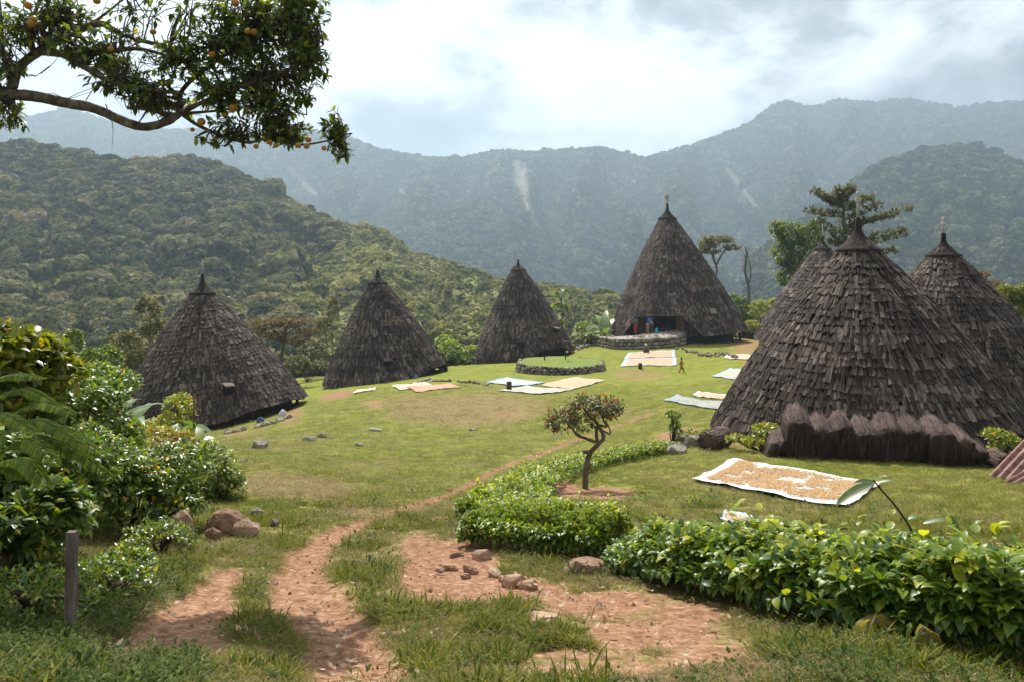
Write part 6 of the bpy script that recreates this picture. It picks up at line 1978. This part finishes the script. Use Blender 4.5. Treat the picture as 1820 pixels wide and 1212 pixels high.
    # small plants on the lawn near the nearest hut
    for lab, px, D, bl, ln, n, mat, key, tt in (('leafy plant growing at the left foot of the nearest hut', 1355, 20.5, [BL(1362, 768, 20.5, 28, 16, .45), BL(1345, 786, 20.3, 34, 9, .4), BL(1310, 780, 20.6, 24, 6, .3)], .09, 170, GREEN, 'green_p', (.7, .2)), ('leafy plant right of the fibre bundle pile', 1780, 18.9, [BL(1772, 775, 18.9, 26, 13, .4), BL(1795, 790, 18.8, 16, 18, .3), BL(1770, 800, 18.7, 12, 14, .25)], .09, 150, GREEN, 'green_p', (.7, .2)),
                                                 ('slender young shrub at the end of the curved hedge', 1195, 22.5, [BL(1197, 742, 22.5, 16, 14, .3), BL(1200, 765, 22.5, 14, 18, .3)], .075, 120, GREEN, 'green_p', (.5, .2)), ('low leafy plants around the stones left of the nearest hut', 1232, 23, [BL(1232, 772, 23, 30, 6, .4), BL(1262, 768, 23.5, 18, 6, .3)], .07, 120, GREEN, 'green_p', (.6, .2)),
                                                 ('grassy weed clump in the gap between the two near hedges', 1108, 8.0, [BL(1110, 955, 8.0, 22, 28, .2), BL(1120, 985, 7.8, 20, 16, .2)], .07, 110, GREEN, 'green_p', (.7, .2))):
        shrub('small_plant', lab, 'plant', key, mat, T1, on_ground(px, D), bl, ln, 7, n, 0, tt, .95, .3, 'small plants near the nearest hut')
    # tall sapling with drooping leaves above the front hedge
    root = thing('sapling', 'dark sapling with drooping long leaves leaning over the front hedge', 'sapling', on_ground(1625, 5.3))
    P = smooth_path([on_ground(1632, 5.3), PT(1625, 960, 5.3), PT(1600, 910, 5.3), PT(1565, 868, 5.3), PT(1552, 852, 5.3)], 16)
    mb = MB(); tube(mb, P, np.linspace(.010, .005, 16), 5); mb.build('stem', TWIG, root, True)
    for a, b, t in (((1556, 858), (1482, 890), .3), ((1558, 858), (1592, 850), .5), ((1556, 856), (1520, 852), .2), ((1553, 853), (1575, 842), .55), ((1640, 930), (1690, 915), .4), ((1690, 915), (1712, 960), .2)):
        p, q = PT(*a, 5.3), PT(*b, 5.25); L = np.linalg.norm(q - p)
        single_leaves(root, 'sapling', (leaf_template(4, .15, .25, .12)), VINE, p[None], nrm(q - p)[None], np.array([(0, -.35, 1.0)]), np.array([L]), np.array([t]))
    # dusty broad leaves in the lower right corner
    root = thing('dusty_plant', 'plant with dusty round leaves in the lower right corner under the front hedge', 'plant', on_ground(1745, 4.0))
    for px, py, dx, dy, L, t in ((1712, 1190, -.4, -.9, .17, .7), (1745, 1175, .3, -.6, .16, .9), (1770, 1165, .9, -.3, .14, .6), (1735, 1205, .1, -1, .17, .8), (1690, 1185, -1, -.2, .13, .5), (1765, 1200, .7, -.8, .15, .9), (1725, 1160, -.2, .5, .14, .4)):
        p = PT(px, py, 3.9); d = nrm((dx, dy * .6, .1 - .35 * abs(dy)))
        single_leaves(root, 'dusty', (T4[0] * np.array((1.6, 1, 1)), T4[1]), PALEL, p[None], d[None], np.array([(0, -.5, 1.0)]), np.array([L]), np.array([t]))


build_trees()


# ------------------------------------------------------------------ people
def skin_body(name, parent, joints, bones, radii, mat, sub=2, root_i=0):
    me = bpy.data.meshes.new(name)
    bm = bmesh.new()
    lay = bm.verts.layers.skin.verify()
    vs = [bm.verts.new(tuple(float(c) for c in j)) for j in joints]
    for i, v in enumerate(vs):
        v[lay].radius = (radii[i], radii[i])
        v[lay].use_root = (i == root_i)
    for a, b in bones:
        bm.edges.new((vs[a], vs[b]))
    bm.to_mesh(me); bm.free()
    o = bpy.data.objects.new(name, me); COL.objects.link(o)
    sk = o.modifiers.new('skin', 'SKIN')
    sk.use_smooth_shade = True
    s = o.modifiers.new('sub', 'SUBSURF'); s.levels = sub; s.render_levels = sub
    dg = bpy.context.evaluated_depsgraph_get()
    m2 = bpy.data.meshes.new_from_object(o.evaluated_get(dg))
    o.modifiers.clear(); o.data = m2
    m2.materials.clear(); m2.materials.append(mat)
    o.parent = parent
    return o


def person(label, base, H, face, pose, cols, hair=True):
    """pose: dict of joints in a body frame (x right, y forward, z up), unit = body height"""
    J = dict(hip=(0, 0, .52), waist=(0, 0, .62), chest=(0, .0, .74), neck=(0, .0, .84), head0=(0, .01, .88), head=(0, .015, .935), headt=(0, .01, .985), shl=(-.105, 0, .80), shr=(.105, 0, .80), ell=(-.14, -.01, .64), elr=(.14, -.01, .64), wrl=(-.14, .05, .51), wrr=(.14, .05, .51), hal=(-.14, .07, .455), har=(.14, .07, .455),
             hpl=(-.055, 0, .50), hpr=(.055, 0, .50), knl=(-.06, .03, .28), knr=(.06, .03, .28), anl=(-.06, 0, .05), anr=(.06, 0, .05), tol=(-.065, .09, .02), tor=(.065, .09, .02))
    J.update(pose)
    R = rotz(face)
    W = {k: (R @ (np.array(v) * H)) for k, v in J.items()}
    root = thing('person', label, 'person', base)
    order = list(J); ix = {k: i for i, k in enumerate(order)}
    B = [('hip', 'waist'), ('waist', 'chest'), ('chest', 'neck'), ('neck', 'head0'), ('head0', 'head'), ('head', 'headt'), ('chest', 'shl'), ('chest', 'shr'), ('shl', 'ell'), ('ell', 'wrl'), ('wrl', 'hal'), ('shr', 'elr'), ('elr', 'wrr'), ('wrr', 'har'), ('hip', 'hpl'), ('hip', 'hpr'), ('hpl', 'knl'), ('knl', 'anl'), ('anl', 'tol'), ('hpr', 'knr'), ('knr', 'anr'), ('anr', 'tor')]
    rad = dict(hip=.075, waist=.068, chest=.08, neck=.032, head0=.05, head=.062, headt=.04, shl=.042, shr=.042, ell=.030, elr=.030, wrl=.022, wrr=.022, hal=.018, har=.018, hpl=.062, hpr=.062, knl=.042, knr=.042, anl=.026, anr=.026, tol=.02, tor=.02)
    skin = plain_mat('skin', (.22, .12, .075), .6)
    skin_body('body', root, [W[k] for k in order], [(ix[a], ix[b]) for a, b in B], [rad[k] * H for k in order], skin)
    def clothes(nm, keys, col, grow):
        sub = [k for k in keys]
        sx = {k: i for i, k in enumerate(sub)}
        bs = [(sx[a], sx[b]) for a, b in B if a in sx and b in sx]
        skin_body(nm, root, [W[k] for k in sub], bs, [(rad[k] + grow) * H for k in sub], plain_mat(nm + '_' + '_'.join(f'{v:.2f}' for v in col), col, .85))
    clothes('shirt', ['waist', 'chest', 'shl', 'shr', 'ell', 'elr'], cols[0], .016)
    clothes('trousers', ['hip', 'waist', 'hpl', 'hpr', 'knl', 'knr', 'anl', 'anr'], cols[1], .016)
    if hair:
        c = np.asarray(base) + W['head'] + np.array((0, 0, .018 * H)) - R @ np.array((0, .012 * H, 0))
        bm = bmesh.new(); bmesh.ops.create_icosphere(bm, subdivisions=2, radius=.068 * H)
        me = bpy.data.meshes.new('hair'); bm.to_mesh(me); bm.free(); me.materials.append(plain_mat('dark_hair', (.012, .010, .009)))
        o = bpy.data.objects.new('hair', me); COL.objects.link(o); o.parent = root; o.location = tuple(c - np.asarray(base))
    return root, W


def pack(label, p, w, h, d, col, face):
    mb = MB()
    for z, k in ((-.5, .8), (-.3, 1), (.2, 1), (.45, .75), (.5, .4)):
        pass
    lathe(mb, [(.01, -h / 2), (w * .42, -h / 2), (w * .5, -h * .3), (w * .5, h * .2), (w * .36, h * .45), (.01, h / 2)], p, 12, .5, .05)
    for V in mb.V: V[:, 1] = p[1] + (V[:, 1] - p[1]) * d / w
    o = mb.build('backpack', plain_mat('pack_' + label.split()[0], col), None, True, loc=p); tag(o, label, 'backpack')


def build_people():
    b = gp(1211, 663); H = 28 * b[1] / F
    person('person in an orange outfit walking on the grass near the double sheet', b, H, -1.9, dict(knl=(-.05, .11, .29), anl=(-.05, .15, .06), tol=(-.05, .24, .05), knr=(.05, -.02, .28), anr=(.05, -.16, .08), tor=(.05, -.09, .02), elr=(.15, -.07, .66), wrr=(.16, -.12, .54), har=(.16, -.14, .49), ell=(-.15, .06, .65), wrl=(-.14, .14, .55), hal=(-.14, .17, .50)), ((.55, .24, .025), (.50, .20, .03)))
    # two visitors at the doorway of the tallest hut
    D = 78.0
    z = cz_of(593, D)
    p1 = np.array(((1130 - 910) / F * D, D, z)); H = 1.56
    _, W = person('person in green shirt and red trousers standing at the doorway of the tallest hut', p1, H, .25, dict(ell=(-.15, .05, .66), wrl=(-.12, .13, .60), hal=(-.10, .17, .60), elr=(.15, .03, .66), wrr=(.17, .12, .58), har=(.18, .15, .55)), ((.04, .20, .10), (.34, .05, .05)))
    pack('black and pale backpack on the back of the standing visitor', p1 + W['chest'] - rotz(.25) @ np.array((.03, .13 * H, .02)), .34, .52, .2, (.07, .08, .09), .25)
    p2 = np.array(((1151 - 910) / F * D, D, z)); H = 1.6
    bend = dict(waist=(0, .05, .60), chest=(0, .14, .68), neck=(0, .23, .74), head0=(0, .26, .77), head=(0, .29, .80), headt=(0, .31, .83), shl=(-.105, .18, .72), shr=(.105, .18, .72), ell=(-.13, .26, .58), elr=(.13, .26, .58), wrl=(-.11, .30, .44), wrr=(.11, .30, .44), hal=(-.11, .31, .39), har=(.11, .31, .39), knl=(-.06, .05, .28), knr=(.06, -.02, .28))
    _, W = person('person in a white top bending forward at the doorway of the tallest hut', p2, H, -1.2, bend, ((.45, .45, .45), (.25, .20, .15)))
    pack('blue backpack on the bending visitor', p2 + W['chest'] + np.array((-.02, -.1, .14)), .38, .5, .26, (.02, .12, .42), 0)
    p3 = np.array(((1167 - 910) / F * D, D, z))
    mb = MB(); lathe(mb, [(.01, 0), (.13, 0), (.15, .2), (.12, .4), (.05, .52), (.01, .55)], p3, 10, .5, .08)
    o = mb.build('bag', plain_mat('cyan_bag', (.02, .40, .50)), None, True, loc=p3); tag(o, 'bright cyan bag hanging at the doorway right of the bending visitor', 'bag')
    # someone sitting behind the double sheet
    b = gp(1148, 626)
    sit = dict(hip=(0, 0, .07), waist=(0, .03, .17), chest=(0, .07, .28), neck=(0, .12, .37), head0=(0, .14, .40), head=(0, .16, .45), headt=(0, .165, .50), shl=(-.11, .09, .33), shr=(.11, .09, .33), ell=(-.16, .17, .20), elr=(.16, .17, .20), wrl=(-.09, .28, .14), wrr=(.09, .28, .14), hal=(-.07, .33, .11), har=(.07, .33, .11), hpl=(-.07, .02, .07), hpr=(.07, .02, .07), knl=(-.17, .20, .13), knr=(.17, .20, .13), anl=(-.04, .23, .04), anr=(.05, .26, .04), tol=(.03, .26, .03), tor=(-.03, .30, .03))
    person('person with pale head cloth sitting on the grass behind the double sheet', b, 1.55, 3.0, sit, ((.22, .13, .10), (.05, .06, .12)), False)
    p = b + rotz(3.0) @ (np.array((0, .155, .475)) * 1.55)
    bm = bmesh.new(); bmesh.ops.create_icosphere(bm, subdivisions=2, radius=.125)
    me = bpy.data.meshes.new('head_cloth'); bm.to_mesh(me); bm.free(); me.materials.append(plain_mat('pale_cloth', (.70, .62, .50)))
    o = bpy.data.objects.new('head_cloth', me); COL.objects.link(o)
    par = [q for q in bpy.data.objects if q.get('label', '').startswith('person with pale head')][0]
    o.parent = par; o.location = tuple(p - b)


build_people()


# ------------------------------------------------------------------ turf, litter, pebbles
def build_turf():
    gm = leaf_mat('turf_blade', [(0.0, (0.05, 0.075, 0.010)), (0.35, (0.125, 0.155, 0.020)), (0.65, (0.22, 0.225, 0.038)), (0.85, (0.31, 0.255, 0.085)), (1.0, (0.42, 0.32, 0.16))], trans=0.38, inst=True, rough=0.7, spec=0.10, tmul=(1.3, 1.3, .5))
    dm = leaf_mat('dry_blade', [(0.0, (0.12, 0.10, 0.035)), (0.5, (0.24, 0.175, 0.08)), (1.0, (0.42, 0.32, 0.18))], trans=0.3, inst=True, rough=0.7, spec=0.2, tmul=(1.2, 1.2, .7))
    wm = leaf_mat('weed_leaf', [(0.0, (0.035, 0.065, 0.012)), (0.6, (0.10, 0.14, 0.025)), (1.0, (0.22, 0.24, 0.06))], trans=0.35, inst=True, rough=0.6, spec=0.15, tmul=(1.3, 1.4, .5))
    src = []
    def tuft(mat, n, r, h, flop):
        mb = MB()
        a = RNG.uniform(0, 6.28, n); rr = r * np.sqrt(RNG.random(n))
        pos = np.stack([np.cos(a) * rr, np.sin(a) * rr, np.full(n, -.006)], -1)
        b = RNG.uniform(0, 6.28, n); el = np.clip(RNG.normal(1.0 - flop, .3, n), .1, 1.5)
        d = np.stack([np.cos(b) * np.cos(el), np.sin(b) * np.cos(el), np.sin(el)], -1)
        tpl = leaf_template(2, .040, .2, .28)
        add_leaves(mb, tpl, pos, d, np.tile((0, 0, 1.0), (n, 1)) + RNG.normal(0, .2, (n, 3)), h * RNG.uniform(.5, 1.3, n), np.clip(RNG.normal(.5, .25, n), 0, 1))
        return mb.mesh('tuft', mat)
    for k in range(4): src.append(tuft(gm, 30, .10, .040, .30))
    for k in range(3): src.append(tuft(dm, 28, .10, .042, .60))
    for k in range(2): src.append(tuft(gm, 34, .06, .10, .2))          # taller tussock
    for k in range(3):                                                  # small leafy weed
        mb = MB(); n = 22
        a = RNG.uniform(0, 6.28, n); el = RNG.uniform(.0, 1.0, n)
        d = np.stack([np.cos(a) * np.cos(el), np.sin(a) * np.cos(el), np.sin(el)], -1)
        pos = d * RNG.uniform(.01, .07, (n, 1)) + np.array((0, 0, .015))
        add_leaves(mb, leaf_template(1, .32, .2, .2), pos, d, np.tile((0, 0, 1.0), (n, 1)), RNG.uniform(.014, .034, n), RNG.random(n))
        src.append(mb.mesh('weed', wm))
    n = 265000
    az = RNG.uniform(-.92, .92, n); r = np.exp(RNG.uniform(math.log(2.2), math.log(52), n))
    x, y = r * np.sin(az), r * np.cos(az)
    dirt = dirt_at(x, y); dry = blob_mask(x, y, DRYW)
    dn = fbm(x * 2.4, y * 2.4, 0, 3)
    keep = (dirt + (dn - .5) * .9) < RNG.uniform(.12, .40, n) - np.clip((9 - r) * .012, 0, .06)
    c, R, top = TERR
    keep &= np.hypot(x - c[0], y - c[1]) > R + .2
    for q in HUTS.values():
        keep &= np.hypot(x - q[2][0], y - q[2][1]) > q[3] * .9
    x, y, r, dry, dn, dirt = x[keep], y[keep], r[keep], dry[keep], dn[keep], dirt[keep]
    n = len(x); z = gz(x, y) - .035 * np.clip(dirt, 0, 1)
    px = x / y * F + 910
    pdry = np.clip(.38 + .14 * (r < 8.5) + dry * .55 + (fbm(x * .9, y * .9, 5, 3) - .5) * 1.3, .04, .92)
    u = RNG.random(n)
    idx = np.where(u < pdry, RNG.integers(4, 7, n), RNG.integers(0, 4, n))
    tall = (fbm(x * 1.3, y * 1.3, 9, 3) > .60) & (r < 13) & (RNG.random(n) < .14)
    idx = np.where(tall, RNG.integers(7, 9, n), idx)
    shady = (px < 330 + 60 * fbm(x, y, 2, 2)) & (r < 7.5) | ((px > 1380) & (r < 5.4)) | ((px > 1100) & (px < 1400) & (r > 5.6) & (r < 6.6))
    weed = (RNG.random(n) < np.where(shady, np.where(px < 700, .26, .07), .02)) & (r < 14)
    idx = np.where(weed, RNG.integers(9, 12, n), idx)
    s = np.clip(.55 + .055 * r, .6, 2.6) * np.exp(RNG.normal(0, .25, n))
    hz = np.where(r < 11, 1.0, np.clip(11 / r, .33, 1)) * RNG.uniform(.7, 1.3, n)
    o = scatter('turf', np.stack([x, y, z], -1), np.stack([RNG.normal(0, .12, n), RNG.normal(0, .12, n), RNG.uniform(0, 6.28, n)], -1), np.stack([s, s, s * hz], -1), idx, src)
    tag(o, 'short grass and weeds growing over the meadow', 'grass')

    # pebbles and clods on the bare soil, dry leaves on the grass
    soilm = rough_mat('soil_clod', [(.3, (.24, .13, .085)), (.6, (.42, .27, .19)), (.8, (.58, .44, .34))], scale=8, bump=.4, use_tint=.8)
    pb = [stone_mesh(soilm, 90 + k, 1) for k in range(4)]
    n = 9000
    az = RNG.uniform(-.62, .5, n); r = np.exp(RNG.uniform(math.log(2.8), math.log(13), n))
    x, y = r * np.sin(az), r * np.cos(az)
    d = dirt_at(x, y); k = RNG.random(n) < np.clip(d * 1.1 - .15, .015, .8)
    x, y, r = x[k], y[k], r[k]; n = len(x)
    s = np.exp(RNG.normal(math.log(.006), .6, n)); s = np.clip(s, .003, .03)
    o = scatter('pebbles', np.stack([x, y, gz(x, y) - .03 + s * .3], -1), RNG.uniform(0, 6.28, (n, 3)), np.stack([s, s, s * .7], -1), RNG.integers(0, 4, n), pb)
    tag(o, 'pebbles and clods strewn over the bare red soil', 'pebbles')
    lm = leaf_mat('fallen_leaf', [(0.0, (0.28, 0.17, 0.09)), (0.5, (0.42, 0.31, 0.20)), (0.9, (0.55, 0.47, 0.36)), (1.0, (0.5, 0.2, 0.03))], trans=.15, rough=.7, spec=.2, inst=True)
    lv = []
    for q in range(4):
        mb = MB(); V, Fc = leaf_template(2, .3, RNG.uniform(-.3, .5), RNG.uniform(-.3, .3)); mb.add(V, Fc, q / 3); lv.append(mb.mesh('fallen', lm))
    n = 2600
    az = RNG.uniform(-.66, .66, n); r = np.exp(RNG.uniform(math.log(2.8), math.log(15), n))
    x, y = r * np.sin(az), r * np.cos(az)
    s = RNG.uniform(.015, .06, n)
    o = scatter('fallen_leaves', np.stack([x, y, gz(x, y) + .015], -1), np.stack([RNG.normal(0, .4, n), RNG.normal(0, .4, n), RNG.uniform(0, 6.28, n)], -1), np.stack([s, s, s], -1), RNG.integers(0, 4, n), lv)
    tag(o, 'dry leaves fallen over the foreground grass and soil', 'leaves')
    me = stone_fruit()
    for px, py, rr, lab in ((776, 924, 3.5, 'yellow fruit fallen on the grass beside the path and middle hedge'), (864, 1158, 7, 'yellow fruit fallen in the foreground grass, the nearer of two')):
        p = gp(px, py); s_ = rr * p[1] / F
        o = place('fallen_fruit', me, None, mat4(np.array((s_, 0, 0)), np.array((0, s_, 0)), np.array((0, 0, s_ * .9)), p + np.array((0, 0, s_ * .8))))
        tag(o, lab, 'fruit', 'fallen citrus fruit')


build_turf()
